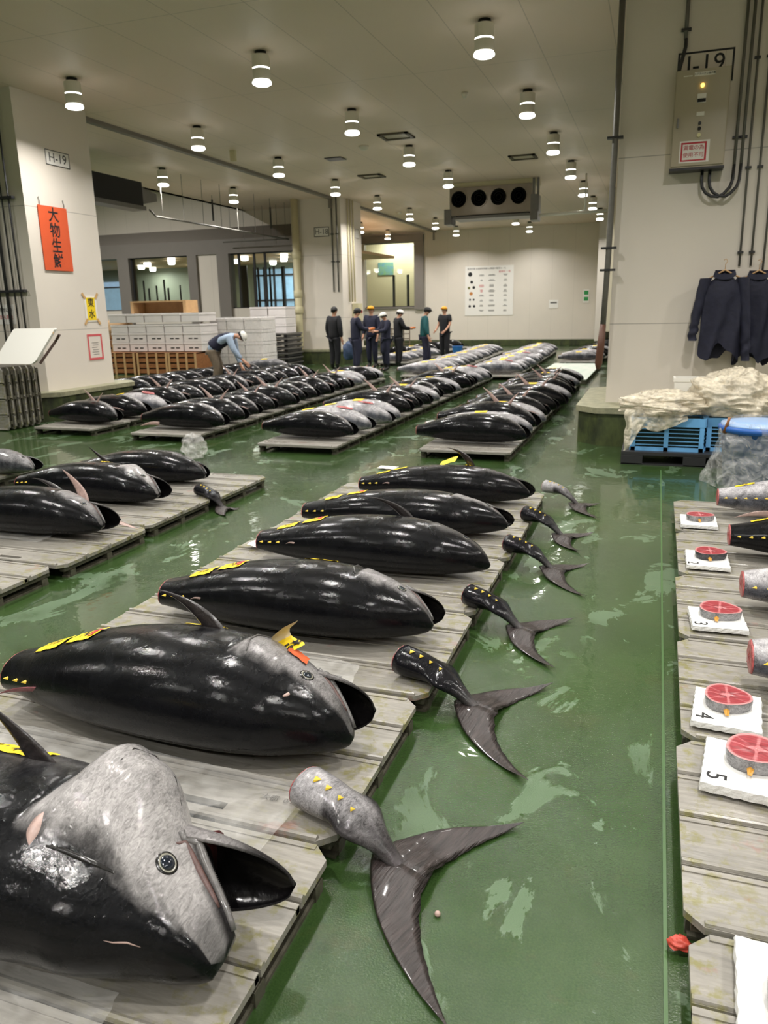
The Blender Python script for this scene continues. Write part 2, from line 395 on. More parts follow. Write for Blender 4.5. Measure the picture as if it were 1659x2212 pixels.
# rooms behind the windows
M_room = mat('pale_green_room_wall', S(150, 158, 140), .6, var=.06, scale=2)
M_roomcream = mat('warm_cream_room', S(226, 216, 180), .6)
bm = bmesh.new(); box(bm, -30, PX(475, 33), 33, 33.2, 0, 5.4)
struct('wall_room_behind', bm, M_room)
bm = bmesh.new(); xa, xb = PX(475), PX(475, 33)
loft(bm, [[(xa-.1, YB+.8, z), (xa, YB+.8, z), (xb, 33, z), (xb-.1, 33, z)] for z in (0, 3.75)])
struct('wall_room_partition', bm, mat('warm_partition', S(206, 184, 150), .6))
bm = bmesh.new(); box(bm, PX(475, 33), -13.7, 33, 33.2, 0, 5.4); struct('wall_room_far', bm, M_room)
struct('ceiling_room', boxbm(-30, -10.9, YB+.8, 33, 3.75, 3.85), mat('warm_beige_ceiling', S(214, 184, 146), .6))
struct('wall_room_back_window', boxbm(-16, -9, 38.0, 38.2, 0, 6), M_roomcream)
struct('ceiling_room_back', boxbm(-16, -9, 35.1, 38, 5.2, 5.3), M_roomcream)
bm = bmesh.new(); box(bm, -16.1, -16, 35.1, 38, 0, 5.3); box(bm, -9, -8.9, 35.1, 38, 0, 5.3)
struct('wall_room_back_sides', bm, M_roomcream)
def area(name, loc, power, size, parent=None, col=(1, .968, .925), spread=PI, sizey=None, rot=None):
    l = bpy.data.lights.new(name, 'AREA'); l.energy = power; l.shape = 'DISK' if sizey is None else 'RECTANGLE'; l.size = size
    if sizey: l.size_y = sizey
    l.color = col; l.spread = spread
    o = bpy.data.objects.new(name, l); C.objects.link(o); o.location = loc
    if rot: o.rotation_euler = rot
    if parent: o.parent = parent
    return o
# kerbs and pillars
M_kerb = mat('mossy_concrete_kerb', S(34, 40, 24), .55, var=.35, scale=5, col2=S(82, 92, 48), stretch=(1, 1, .5), bump=.3, bscale=14, coat=.2)
M_kerbtop = mat('pale_kerb_top', S(128, 128, 104), .5, var=.3, scale=9, col2=S(160, 156, 128))
def pillar(n, x0, x1, y0, y1, kx0, kx1, ky0, ky1, ch=.25, kh=.46):
    struct('wall_pillar_%s' % n, boxbm(x0, x1, y0, y1, kh, CEIL), M_pillar)
    bm = bmesh.new()
    out = [(kx0+ch, ky0), (kx1-ch, ky0), (kx1, ky0+ch), (kx1, ky1-ch), (kx1-ch, ky1), (kx0+ch, ky1), (kx0, ky1-ch), (kx0, ky0+ch)]
    loft(bm, [[(x, y, 0) for x, y in out], [(x, y, kh-.07) for x, y in out]])
    g = .03; loft(bm, [[(x+(g if x > (kx0+kx1)/2 else -g)*1, y+(g if y > (ky0+ky1)/2 else -g), z) for x, y in out] for z in (kh-.07, kh)], mi=1)
    o = struct('trim_kerb_%s' % n, bm, [M_kerb, M_kerbtop])
pillar('left', -11.0, -9.3, 10.11, 11.76, -11.3, -9.02, 9.8, 12.15)
pillar('right', -.56, 1.12, 10.11, 11.76, -.86, 1.42, 9.55, 12.1)
pillar('middle', -10.95, -9.3, 23.0, 24.75, -11.3, -9.0, 22.7, 25.1)
pillar('far_right', -.56, 1.12, 23.0, 24.75, -.86, 1.42, 22.7, 25.1)
bm = bmesh.new(); box(bm, -13.5, -1.9, 34.3, 34.8, 0, .25, .02)
struct('trim_kerb_back', bm, M_kerb)
bm = bmesh.new(); box(bm, -22, -11.3, YB-.6, YB, 0, .3, .02); struct('trim_kerb_far_left', bm, M_kerb)
struct('wall_far_right', boxbm(1.12, 6.5, 11.4, 11.7, 0, CEIL), M_wall)
# fascia strips under the ceiling
bm = bmesh.new(); box(bm, -9.62, -9.5, 11.9, 22.9, CEIL-.07, CEIL-.001); box(bm, -9.6, -9.54, 22.8, 22.9, CEIL-.32, CEIL-.07)
struct('trim_ceiling_strip', bm, M_beam)
bm = bmesh.new(); box(bm, -9.62, -9.5, 24.8, 34.7, CEIL-.07, CEIL-.001); box(bm, -9.6, -9.54, 34.5, 34.6, CEIL-.4, CEIL-.07)
struct('trim_ceiling_strip_2', bm, M_beam)
# pale seam line painted/set into the floor beside the right-hand pallets
struct('trim_floor_line', boxbm(.122, .132, -2, 8.2, .0, .004), mat('pale_green_joint', S(72, 104, 58), .4))
# panel edge far right
t = bmesh.new(); box(t, -1.62, -1.3, 25.0, 25.25, .85, CEIL, .02)
struct('door_1', t, mat('cream_curtain_door', S(200, 194, 172), .5))

# ---------------------------------------------------------------- ceiling downlights
M_lampbody = mat('white_lamp_housing', S(222, 218, 206), .4)
M_ring = mat('lamp_ring_glow', S(250, 248, 240), .3, emit=(1, .97, .9, 1), estr=7)
M_diff = mat('lamp_diffuser', S(255, 255, 255), .3, emit=(1, .975, .92, 1), estr=9.)
rows = [(-11.22, 'row beyond left pillar'), (-8.2, 'row along left pillar'), (-5.16, 'row over the hall centre'), (-2.18, 'row over the right aisle')]
ordn = ['first', 'second', 'third', 'fourth', 'fifth', 'sixth', 'seventh', 'eighth', 'ninth', 'tenth', 'eleventh', 'twelfth', 'thirteenth', 'fourteenth', 'fifteenth', 'sixteenth', 'seventeenth', 'eighteenth', 'nineteenth', 'twentieth', 'twenty-first', 'twenty-second', 'twenty-third', 'twenty-fourth', 'twenty-fifth', 'twenty-sixth', 'twenty-seventh', 'twenty-eighth', 'twenty-ninth', 'thirtieth', 'thirty-first', 'thirty-second', 'thirty-third', 'thirty-fourth', 'thirty-fifth', 'thirty-sixth']
def make_lamp():
    t = thing('ceiling_downlight', '', 'ceiling lamp')
    bm = bmesh.new(); lathe(bm, [(.075, 0), (.075, -.06)]); obj('mounting_collar', bm, M_black, t, True)
    bm = bmesh.new(); lathe(bm, [(.105, -.045), (.118, -.055), (.118, -.20)]); lathe(bm, [(.118, -.218), (.118, -.345), (.112, -.35)]); obj('housing', bm, M_lampbody, t)
    bm = bmesh.new(); lathe(bm, [(.11, -.198), (.11, -.22)]); obj('ring', bm, M_ring, t)
    bm = bmesh.new(); lathe(bm, [(.10, -.34), (.125, -.365), (.125, -.385), (.10, -.40), (.03, -.408)]); obj('diffuser', bm, M_diff, t, True)
    area('lamp_light', (0, 0, -.412), LAMP_W, .2, t, spread=2.6)
    return t
lamp0 = make_lamp(); first = True
xs = [-11.22, -8.2, -5.16, -2.18, .8, 3.8]
for xi, x in enumerate(xs):
    for k in range(-4, 8):
        y = 10.15+3.28*k
        if k < 0 and k % 2 == 0 and x < -7: continue
        if x > 0 and y > 11: continue
        if x == -11.22 and (k == 0 or k == 4): continue
        if x == .8 and k == 0: continue
        o = lamp0 if first else copy_tree(lamp0); first = False
        o.location = (x, y, CEIL)
        if x < 0 and k >= 0 and not (x == -11.22 and k < 2):
            o['label'] = 'white ceiling downlight, %s from the camera, %s' % (ordn[k if x != -11.22 else k-2], rows[xi][1])
            o['group'] = 'lit downlights on the ceiling'
        else:
            o['label'] = 'white cylindrical ceiling downlight outside the picture, overhead'; o['group'] = 'downlights outside the picture'
# high bay: unseen lamps added to light it; rooms behind the glass have fittings
for x, y, z, p in ((-17, 12, 6.88, 350), (-17, 19, 6.88, 350), (-23, 16, 6.88, 350)):
    bm = bmesh.new(); lathe(bm, [(.3, .02), (.3, -.1), (.2, -.12)]); o = obj('added_bay_lamp', bm, [M_lampbody]); o.location = (x, y, z)
    tag(o, 'added unseen lamp lighting the high left bay', 'ceiling lamp', 'added high bay lamps'); area('lamp_light', (0, 0, -.13), p, .4, o, spread=2.8)
for x, y in ((-20.6, 29), (-19.0, 28.4), (-20.0, 31.6), (-22.0, 30.5), (-18.2, 27.2), (-22.6, 32.2)):
    bm = bmesh.new(); lathe(bm, [(.14, .01), (.14, -.12), (.11, -.15)]); o = obj('room_lamp', bm, [M_diff]); o.location = (x, y, 3.74)
    tag(o, 'round lamp in the room behind the left window', 'ceiling lamp', 'lamps behind the left window'); area('lamp_light', (0, 0, -.16), 42, .2, o)
for i, (x, y) in enumerate(((-15.4, 28.0), (-16.6, 29.5), (-14.4, 29.4), (-15.8, 31.2), (-13.6, 27.8), (-15.0, 32.0))):
    bm = bmesh.new(); lathe(bm, [(.14, .01), (.14, -.12), (.11, -.15)]); o = obj('room_lamp', bm, [M_diff]); o.location = (x, y, 3.74)
    tag(o, 'round lamp in the room behind the window beside the middle pillar', 'ceiling lamp', 'lamps behind the right window'); area('lamp_light', (0, 0, -.16), 42, .2, o)
for x in (-12.6, -11.2):
    bm = bmesh.new(); lathe(bm, [(.14, .01), (.14, -.12), (.11, -.15)]); o = obj('room_lamp', bm, [M_diff]); o.location = (x, 37.2, 5.18)
    tag(o, 'round lamp in the cream room behind the back window', 'ceiling lamp', 'lamps behind the back window'); area('lamp_light', (0, 0, -.16), 60, .2, o)
# blue daylight panes and dark bars in the room beside the middle pillar
M_blue = mat('blue_daylit_glazing', S(120, 160, 190), .3, emit=(.38, .55, .72, 1), estr=.55, var=.4, scale=2.5)
bm = bmesh.new(); box(bm, -17.6, -14.6, 32.8, 32.85, 1.2, 3.5); o = struct('window_5', bm, M_blue)
bm = bmesh.new()
for k in range(7): box(bm, -17.6+k*.5, -17.53+k*.5, 32.7, 32.8, 1, 3.6)
for z in (2.1, 3.2): box(bm, -17.6, -14.6, 32.7, 32.8, z, z+.08)
struct('trim_glazing_bars', bm, M_dark)
bm = bmesh.new(); box(bm, -27.4, -25.0, 32.8, 32.85, 1.2, 3.2); struct('window_6', bm, M_blue)
def PXY(px, y): return PX(px, y)
for px, y, zt, wd in ((312, 26.2, 2.9, .05), (322, 26, 2.6, .05), (339, 26.3, 2.7, .05), (356, 26, 2.9, .05), (364, 26.3, 2.6, .05), (390, 26.4, 2.7, .04)):
    o = obj('upright_bar', boxbm(PX(px, y)-wd/2, PX(px, y)+wd/2, y, y+.05, 0, zt), M_dark); tag(o, 'dark upright bar standing behind the left window glass', 'bar', 'bars behind the left window')
for px, y, zt, wd in ((530, 26.3, 3.3, .25), (560, 26, 3.2, .07), (585, 26.3, 3.2, .06), (612, 26, 3.2, .07), (640, 26.3, 3.2, .06)):
    o = obj('upright_bar', boxbm(PX(px, y)-wd/2, PX(px, y)+wd/2, y, y+.05, 0, zt), M_dark); tag(o, 'dark upright post behind the window beside the middle pillar', 'post', 'posts behind the right window')
for x0, zt in ((-12.0, 3.2), (-11.3, 3.2)):
    o = obj('upright_bar', boxbm(x0, x0+.1, 36.0, 36.1, 0, zt), M_dark); tag(o, 'dark grey upright bar inside the lit back window, %s of two' % ('left' if x0 < -11.5 else 'right'), 'bar', 'bars in back window')
o = obj('blue_poster', boxbm(-13.4, -12.6, 37.96, 37.99, 3.3, 3.9), mat('blue_print', S(90, 150, 200), .6, var=.5, scale=6, col2=S(150, 190, 90)))
tag(o, 'blue and green printed poster seen through the back window', 'poster')
# ---------------------------------------------------------------- tuna
class Fish:
    """a gutted tuna lying on its side: +x nose, -y back, +y belly, z up; origin on the deck below the middle"""
    def __init__(s, L, b, c, gape=1., head=1., silver=False, bulge=0., hx=.15, lift=.7, tipy=.05, jawy=.75, belly=.6, curve=0., xo=.44, jx=.035, slim=.22, eye=(.168, 84), hth=0.):
        s.hth = hth
        s.jx = jx; s.slim = slim; s.eye = eye; s.L, s.b, s.c, s.gape, s.head, s.silver, s.bulge, s.belly = L, b, c, gape, head, silver, bulge, belly
        s.hx = hx; s.uh = 1-hx/L; s.lift = lift; s.tipy = tipy; s.jawy = jawy; s.curve = curve
        s.xo = xo                                  # gill cover rear edge, distance from the nose
    def prof(s, u):
        full = [(0, .43), (.06, .52), (.15, .68), (.3, .89), (.45, .98), (.6, 1.0), (.72, .96), (.82, .83), (.9, .63), (.95, .45), (.985, .20), (1, .06)]
        return smooth_interp(full, u)
    def wprof(s, u):
        return smooth_interp([(0, .38), (.06, .46), (.15, .62), (.3, .85), (.45, .97), (.6, 1), (.72, .95), (.82, .80), (.9, .62), (.95, .46), (.985, .28), (1, .12)], u)
    def S(s, u, ph, off=0.):
        """surface point; ph=0 belly, 90deg up, 180deg back"""
        L, b, c = s.L, s.b, s.c
        cs, sn = math.cos(ph), math.sin(ph)
        d = s.prof(u)*b; w_ = s.wprof(u)*c; v = d; d = d*(1-s.slim*sstep(.80, .97, u))
        yc = s.tipy*b*sstep(.75, 1, u)
        if s.gape > 0 and u > s.uh:
            t = (u-s.uh)/(1-s.uh); v = lerp(s.prof(s.uh)*b*1.02, .10*b, t**1.05) - yc*.6
            v = lerp(d, max(v, .05*b), s.gape)
            yc *= 1
        x = -L/2 + u*L
        xn = L/2 - x
        e = 0.
        xo = s.xo - .07*math.cos(ph*1.0-1.2)*(L/1.6)           # curved rear edge of the gill cover
        if s.head:
            k = sstep(xo+.008, xo-.012, xn)*sstep(.10, .35, xn/s.xo*1.0)
            side = sstep(-.35, .1, cs)
            e += k*side*(.007*s.head)
            e -= .006*s.head*side*math.exp(-((xn-xo-.012)/.008)**2)
            x2 = xo*.66; k2 = sstep(x2+.006, x2-.006, xn)*sstep(.14, .3, xn/s.xo)
            e += k2*side*.003*s.head
        if s.bulge:
            e += s.bulge*sstep(xo+.01, xo-.10, xn)*sstep(.10, .34, xn)*max(0, math.sin(ph*.9+.45))**1.3*sstep(-.6, .5, cs)
        n = Vector((0, cs*(1 if cs > 0 else 1), sn))
        pw = .92
        y = yc + (v if cs > 0 else d)*math.copysign(abs(cs)**pw, cs)
        z = w_*math.copysign(abs(sn)**pw, sn)*(1 if sn > 0 else .93)
        zc = lerp(c, w_, s.lift)*.93
        y += (e+off)*cs; z += (e+off)*sn
        z = zc + z
        y += s.curve*((u-.5)**2)*4
        if z < .004: z = .004 + (z-.004)*.15
        z = max(z, .002)
        return Vector((x, y, z))
    def col(s, u, ph):
        t = math.cos(ph); L = s.L; xn = (1-u)*L
        nz = mnoise.noise(Vector((u*9, ph*1.4, L*7)))*.5 + mnoise.noise(Vector((u*34, ph*6, L*3)))*.35 + mnoise.noise(Vector((u*80, ph*14, L)))*.2
        if s.silver:
            a = Vector((.36, .35, .36)); d = Vector((.06, .065, .08)); be = Vector((.46, .42, .41))
            k = sstep(-1.1, -.65, t+nz*.25); r = d.lerp(a, k); r = r.lerp(be, sstep(.2, .8, t)*.6)
            if s.silver == 2: r = r*.55
        else:
            a = Vector((.0045, .0048, .006)); g = Vector((.10, .097, .098))
            k = sstep(.25, .95, t+nz*.35)*s.belly*sstep(.05, .25, u); r = a.lerp(g, k)
            r = r.lerp(Vector((.10, .10, .105)), .45*s.belly*sstep(.5, 1.0, t)*sstep(.3, .6, u))
            # scuffed grey behind the gill cover
            r = r.lerp(Vector((.20, .19, .19)), .35*s.belly*math.exp(-((xn-s.xo-.10)/.12)**2)*sstep(0, .8, t+nz))
        xo = s.xo - .07*math.cos(ph-1.2)*(L/1.6)
        hm = sstep(xo+.01, xo-.01, xn)*sstep(-.24+s.hth, .10+s.hth, t+nz*.35+.10*sstep(.45, .25, xn/s.xo)*sstep(.02, .2, xn/s.xo))
        snout = max(sstep(.10, .03, xn), sstep(.26, .10, xn)*sstep(.12, -.22, t))
        hc = Vector((.32, .307, .305)) if s.head > .9 else (Vector((.25, .24, .24)) if s.head > .7 else Vector((.12, .115, .115)))
        r = r.lerp(hc, hm*min(1, s.head)*(1-.6*snout))
        if s.gape > 0 and u > s.uh and t > .55 - .0: # roof of the mouth
            r = r.lerp(Vector((.01, .009, .01)), s.gape*sstep(.45, .75, t)*sstep(s.uh, s.uh+.01, u))
        return r
    def body(s, nu=120, nv=72):
        bm = bmesh.new(); cl = bm.loops.layers.color.new('Col') if False else None
        us = []
        for i in range(nu+1):
            t = i/nu; us.append(t + .045*math.sin(2*PI*t)*-1*0 )
        # denser towards the head
        us = [1-(1-i/nu)**1.35 if False else i/nu for i in range(nu+1)]
        us = sorted(set([lerp(0, .62, i/(nu*.4)) for i in range(int(nu*.4)+1)] + [lerp(.62, 1, i/(nu*.6)) for i in range(int(nu*.6)+1)]))
        rings = [[s.S(u, 2*PI*k/nv) for k in range(nv)] for u in us]
        R = loft(bm, rings, False)
        # nose cap
        tip = bm.verts.new(sum((v.co for v in R[-1]), Vector())/nv + Vector((s.b*.04, 0, 0)))
        for k in range(nv): bm.faces.new((R[-1][k], R[-1][(k+1) % nv], tip))
        me = bpy.data.meshes.new('body'); 
        cols = [s.col(u, 2*PI*k/nv) for u in us for k in range(nv)] + [s.col(1, 2)]
        bm.verts.index_update(); bm.to_mesh(me); bm.free()
        at_ = me.color_attributes.new('Col', 'FLOAT_COLOR', 'POINT')
        at_.data.foreach_set('color', [c for v in cols for c in (v.x, v.y, v.z, 1.)])
        me.polygons.foreach_set('use_smooth', [True]*len(me.polygons))
        return me
    def cut_face(s, nv=48):
        bm = bmesh.new(); c0 = sum((s.S(0, 2*PI*k/nv) for k in range(nv)), Vector())/nv
        rings = []
        for q, dx in ((1., 0), (.97, -.006), (.7, -.010), (.35, -.006), (.08, -.012)):
            rings.append([c0 + (s.S(0, 2*PI*k/nv)-c0)*q + Vector((dx+.003*mnoise.noise(Vector((q*9, k*.7, s.L))), 0, 0)) for k in range(nv)])
        rings.reverse(); loft(bm, rings, True); bmesh.ops.recalc_face_normals(bm, faces=bm.faces)
        return bm
    def jaw(s, n=22, m=20):
        """scoop-shaped lower jaw; returns outer shell bm and inner bm"""
        b, c, L = s.b, s.c, s.L; xh = L/2-s.hx-.05; xt = L/2+s.jx
        def sec(t, th, q, rim=0.):
            x = lerp(xh, xt, t)
            vh = s.prof(s.uh)*b
            wj = s.wprof(s.uh)*c*.93*(1-t**2.2)**.55+.004
            yo = lerp(vh*1.0, (s.jawy)*b, t) - .03*t*t
            dep = lerp(.42, .12, t)*b*(1-t**3*.6)
            yr = yo-dep
            zc = lerp(c, wj, s.lift)*.93; zc = lerp(s.S(s.uh, PI/2).z - s.wprof(s.uh)*c, c*.62, t)
            return Vector((x - (1-q)*.02*t, yr + dep*q*math.cos(th) + (1-q)*0, zc + wj*q*math.sin(th)))
        bmo = bmesh.new()
        rings = [[sec(i/n, lerp(-PI/2, PI/2, k/m), 1) for k in range(m+1)] for i in range(n+1)]
        loft(bmo, rings, False, 0, False)
        rim = [[sec(i/n, sg*PI/2, q)+Vector((0, -.004 if q == .95 else 0, 0)) for q in (1, .95, .9)] for sg in (1,) for i in range(n+1)]
        loft(bmo, rim, False, 0, False)
        rim = [[sec(i/n, -PI/2, q)+Vector((0, -.004 if q == .95 else 0, 0)) for q in (1, .95, .9)] for i in range(n+1)]
        loft(bmo, rim, False, 0, False)
        bmi = bmesh.new()
        rings = [[sec(i/n, lerp(-PI/2, PI/2, k/m), .9) for k in range(m+1)] for i in range(n+1)]
        loft(bmi, rings, False, 0, False)
        # tongue-like floor
        return bmo, bmi, sec
def paint(me, f):
    a = me.color_attributes.new('Col', 'FLOAT_COLOR', 'POINT')
    for i, v in enumerate(me.vertices):
        c_ = f(v.co); a.data[i].color = (c_[0], c_[1], c_[2], 1)
def fin_mesh(root, tip, w0, wdir, bend=(0, 0, 0), th=.012, n=14, back=.25):
    """sickle-shaped fin: root/tip points, chord width at the root, chord direction"""
    bm = bmesh.new(); root = Vector(root); tip = Vector(tip); wd = Vector(wdir).normalized(); bend = Vector(bend)
    ax = (tip-root); nrm = ax.cross(wd).normalized(); rings = []
    for i in range(n+1):
        t = i/n; p = root + ax*t + bend*(4*t*(1-t)); w_ = w0*((1-t)**.75*.96+.04)*(1+.25*math.sin(PI*t)); h = th*(1-t*.85)
        rings.append([p + wd*(w_*(a-.5)) + nrm*(h*s_*.5) for a, s_ in ((0, 0), (.12, .8), (.4, 1), (.75, .5), (1, 0), (.75, -.5), (.4, -1), (.12, -.8))])
    loft(bm, rings, True); bmesh.ops.recalc_face_normals(bm, faces=bm.faces); return bm
def patch(fish, u0, u1, p0, p1, off=.004, n=12, corner=0.):
    """sheet stuck on the skin, curved with it; angles in degrees"""
    bm = bmesh.new(); G = [[bm.verts.new(fish.S(lerp(u0, u1, i/n)+corner*(j/n-.5), math.radians(lerp(p0, p1, j/n)), off+.0015*math.sin(i*1.3+j))) for j in range(n+1)] for i in range(n+1)]
    for i in range(n):
        for j in range(n): bm.faces.new((G[i][j], G[i+1][j], G[i+1][j+1], G[i][j+1]))
    bmesh.ops.recalc_face_normals(bm, faces=bm.faces)
    return bm
def patch_text(fish, s, size, uc, pc, m, parent, read='belly', name='lettering', off=.006, corner=0.):
    """lettering wrapped on the skin; letters run along +x with their top towards the belly (or the other way)"""
    me = text_mesh(s, size, 0., bold=.0006)
    rad = fish.c*.8
    for v in me.vertices:
        if read == 'belly': dx, dy = v.co.x, v.co.y
        elif read == 'tail': dx, dy = v.co.y, -v.co.x       # top of letters to the nose
        else: dx, dy = -v.co.y, v.co.x
        v.co = fish.S(uc + dx/fish.L, math.radians(pc) - dy/rad, off)
    return link(name, me, m, parent)
def basis_at(fish, u, ph):
    p = fish.S(u, ph); a = (fish.S(u+.004, ph)-fish.S(u-.004, ph)).normalized(); b_ = (fish.S(u, ph+.04)-fish.S(u, ph-.04)).normalized()
    n = a.cross(b_).normalized()
    if n.z < 0 and math.sin(ph) > .2: n = -n
    return p, a, n.cross(a), n
def disc(bm, p, a, b_, n, r, h, seg=24, rings=5, r0=0., mi=0):
    """domed disc on the surface"""
    Rg = []
    for i in range(rings+1):
        t = lerp(r0, 1, i/rings)
        Rg.append([bm.verts.new(p + (a*math.cos(2*PI*k/seg)+b_*math.sin(2*PI*k/seg))*r*t + n*h*math.sqrt(max(0, 1-t*t))) for k in range(seg)])
    for A, B in zip(Rg, Rg[1:]):
        for k in range(seg): f = bm.faces.new((A[k], A[(k+1) % seg], B[(k+1) % seg], B[k])); f.material_index = mi
    if r0 == 0: pass
    return Rg
def make_eye(fish, parent, u, deg, r):
    p, a, b_, n = basis_at(fish, u, math.radians(deg))
    bm = bmesh.new()
    R = 28
    prof = [(1.06, -.10), (1.03, .08), (.97, .11), (.90, .09), (.80, .12)]
    loft(bm, [[p + (a*math.cos(2*PI*k/R)+b_*math.sin(2*PI*k/R))*r*q + n*r*h for k in range(R)] for q, h in prof], False)
    bmesh.ops.recalc_face_normals(bm, faces=bm.faces)
    e = obj('eye', bm, M_eye, parent, True)
    bm = bmesh.new(); loft(bm, [[p + (a*math.cos(2*PI*k/R)+b_*math.sin(2*PI*k/R))*r*q*1.0 + n*r*h for k in range(R)] for q, h in ((1.36, -.10), (1.2, .05), (1.02, .09))], False); obj('eyelid', bm, M_mouth, e, True)
    bm = bmesh.new(); loft(bm, [[p + (a*math.cos(2*PI*k/R)+b_*math.sin(2*PI*k/R))*r*q + n*r*h for k in range(R)] for q, h in ((.86, .10), (.74, .24), (.45, .32), (.05, .34))], True)
    bmesh.ops.recalc_face_normals(bm, faces=bm.faces); obj('pupil', bm, M_pupil, e, True)
def crease(fish, parent, pts, r, m, name='gill_crease', off=.0, seg=6):
    bm = bmesh.new(); P = [fish.S(u, math.radians(a), off) for u, a in pts]
    n = len(P); rr = [r*(.35+.65*math.sin(PI*(i+.3)/(n-.4+.6))) for i in range(n)]
    tube(bm, P, rr, seg); return obj(name, bm, m, parent, True)
def rim_pts(u0, a0, u1, a1, bu=0., n=16):
    return [(lerp(u0, u1, i/n)+bu*math.sin(PI*i/n), lerp(a0, a1, i/n)) for i in range(n+1)]

def tuna(loc, rz, label, fish, group='whole tuna with tails cut off', res=(120, 72), fins=(), finlets=3, jaw=True, eye=True, silver=False, name='tuna', redfin=None, tilt=0.):
    t = thing(name, label, 'fish', loc, rz, group)
    if tilt: t.rotation_euler = (0, tilt, rz)
    sk = M_silver if fish.silver else M_skin
    link('body', fish.body(*res), sk, t, True)
    obj('cut_flesh', fish.cut_face(), M_pink, t, True)
    L = fish.L
    if jaw and fish.gape > 0:
        bmo, bmi, sec = fish.jaw()
        j = obj('lower_jaw', bmo, M_skin, t, True)
        hz = sec(.3, 0, 1).z
        paint(j.data, lambda co: Vector((.014, .013, .014)).lerp(Vector((.20, .19, .19)), sstep(hz+.0, hz+fish.c*.4, co.z)*sstep(.06, -.06, co.x-L/2+.06)*min(1, fish.head)) if not fish.silver else Vector((.22, .22, .22)))
        obj('jaw_lining', bmi, M_mouth, j, True)
        # teeth rims and the maxilla bar at the near corner of the mouth
        bm = bmesh.new(); uh = fish.uh
        P = [fish.S(lerp(uh-.012, .998, i/12), math.radians(lerp(52, 24, i/12)), .004) for i in range(13)]
        rr = [.0145*fish.b/.25*lerp(1, .5, i/12)*(1 if i > 1 else .6) for i in range(13)]
        tube(bm, P, rr, 10); obj('maxilla', bm, M_jaw, t, True)
        bm = bmesh.new(); tube(bm, [fish.S(lerp(uh-.006, .975, i/12), math.radians(lerp(60, 42, i/12)), -.004) for i in range(13)], [.010*fish.b/.25*math.sin(PI*(i+1.5)/16) for i in range(13)], 8); obj('mouth_fold', bm, mat('brown_mouth_membrane', S(84, 60, 56), .4, var=.5, scale=50), t, True)
        bm = bmesh.new()
        for i in range(40):
            u = lerp(uh+.01, .995, i/39); p = fish.S(u, math.radians(lerp(40, 8, i/39)), .004); q = p + Vector((.001, .008, .0))
            tube(bm, [p, q], [.0016, .0003], 4)
        obj('teeth', bm, M_jaw, t)
        # gullet closing the gape
        bm = bmesh.new(); rings = []
        for q, dx in ((1, .0), (.8, -.03), (.4, -.05)):
            rings.append([Vector((L/2-fish.hx+.012+dx, 0, 0)) + Vector((0, lerp(.15, .74, .5+.5*math.cos(a))*fish.b*1.0, fish.S(uh, PI/2).z*0 + (fish.S(uh, PI/2).z+fish.S(uh, -PI/2).z)/2 + math.sin(a)*fish.wprof(uh)*fish.c*.62*q)) for a in [2*PI*k/16 for k in range(16)]])
        loft(bm, rings, True); bmesh.ops.recalc_face_normals(bm, faces=bm.faces); obj('gullet', bm, M_gum, t, True)
    elif fish.gape == 0 and jaw:
        crease(fish, t, rim_pts(fish.uh+.02, 62, .995, 30, -.01), .004, M_mouth, 'mouth_line')
    if eye: make_eye(fish, t, 1-fish.eye[0]/L*fish.b/.25, fish.eye[1], .0205*fish.b/.25)
    for k in range(finlets):
        u = .035+.045*k; p = fish.S(u, math.radians(168)); q = p+Vector((-.018, -.006, .002))
        bm = bmesh.new(); h = .0045
        loft(bm, [[p+Vector((h, 0, .006)), p+Vector((h*.6, -.004, -.002)), p+Vector((-h, 0, .0)), p+Vector((-h*.4, .004, .010))], [q+Vector((.002, 0, .001)), q+Vector((.001, -.001, 0)), q+Vector((-.001, 0, 0)), q+Vector((0, .001, .001))]], True)
        bmesh.ops.recalc_face_normals(bm, faces=bm.faces); obj('finlet', bm, M_finlet, t)
    for f in fins:
        obj(f.get('name', 'pectoral_fin'), fin_mesh(f['root'], f['tip'], f['w'], f['wd'], f.get('bend', (0, 0, 0)), f.get('th', .014)), f.get('m', M_fin), t, True)
    if redfin:
        u, deg, ln, m = redfin; p = fish.S(u, math.radians(deg), -.006)
        o = obj('second_dorsal_fin', fin_mesh(p+Vector((.015, 0, .0)), p+Vector((-ln, -.03 if ln > .1 else -.008, -.03 if ln > .1 else -.004)), .035 if ln > .1 else .016, (.3, -.6, 1), (0, -.006, .01), .01), m, t, True); o['label'] = 'raw red fin'
    return t

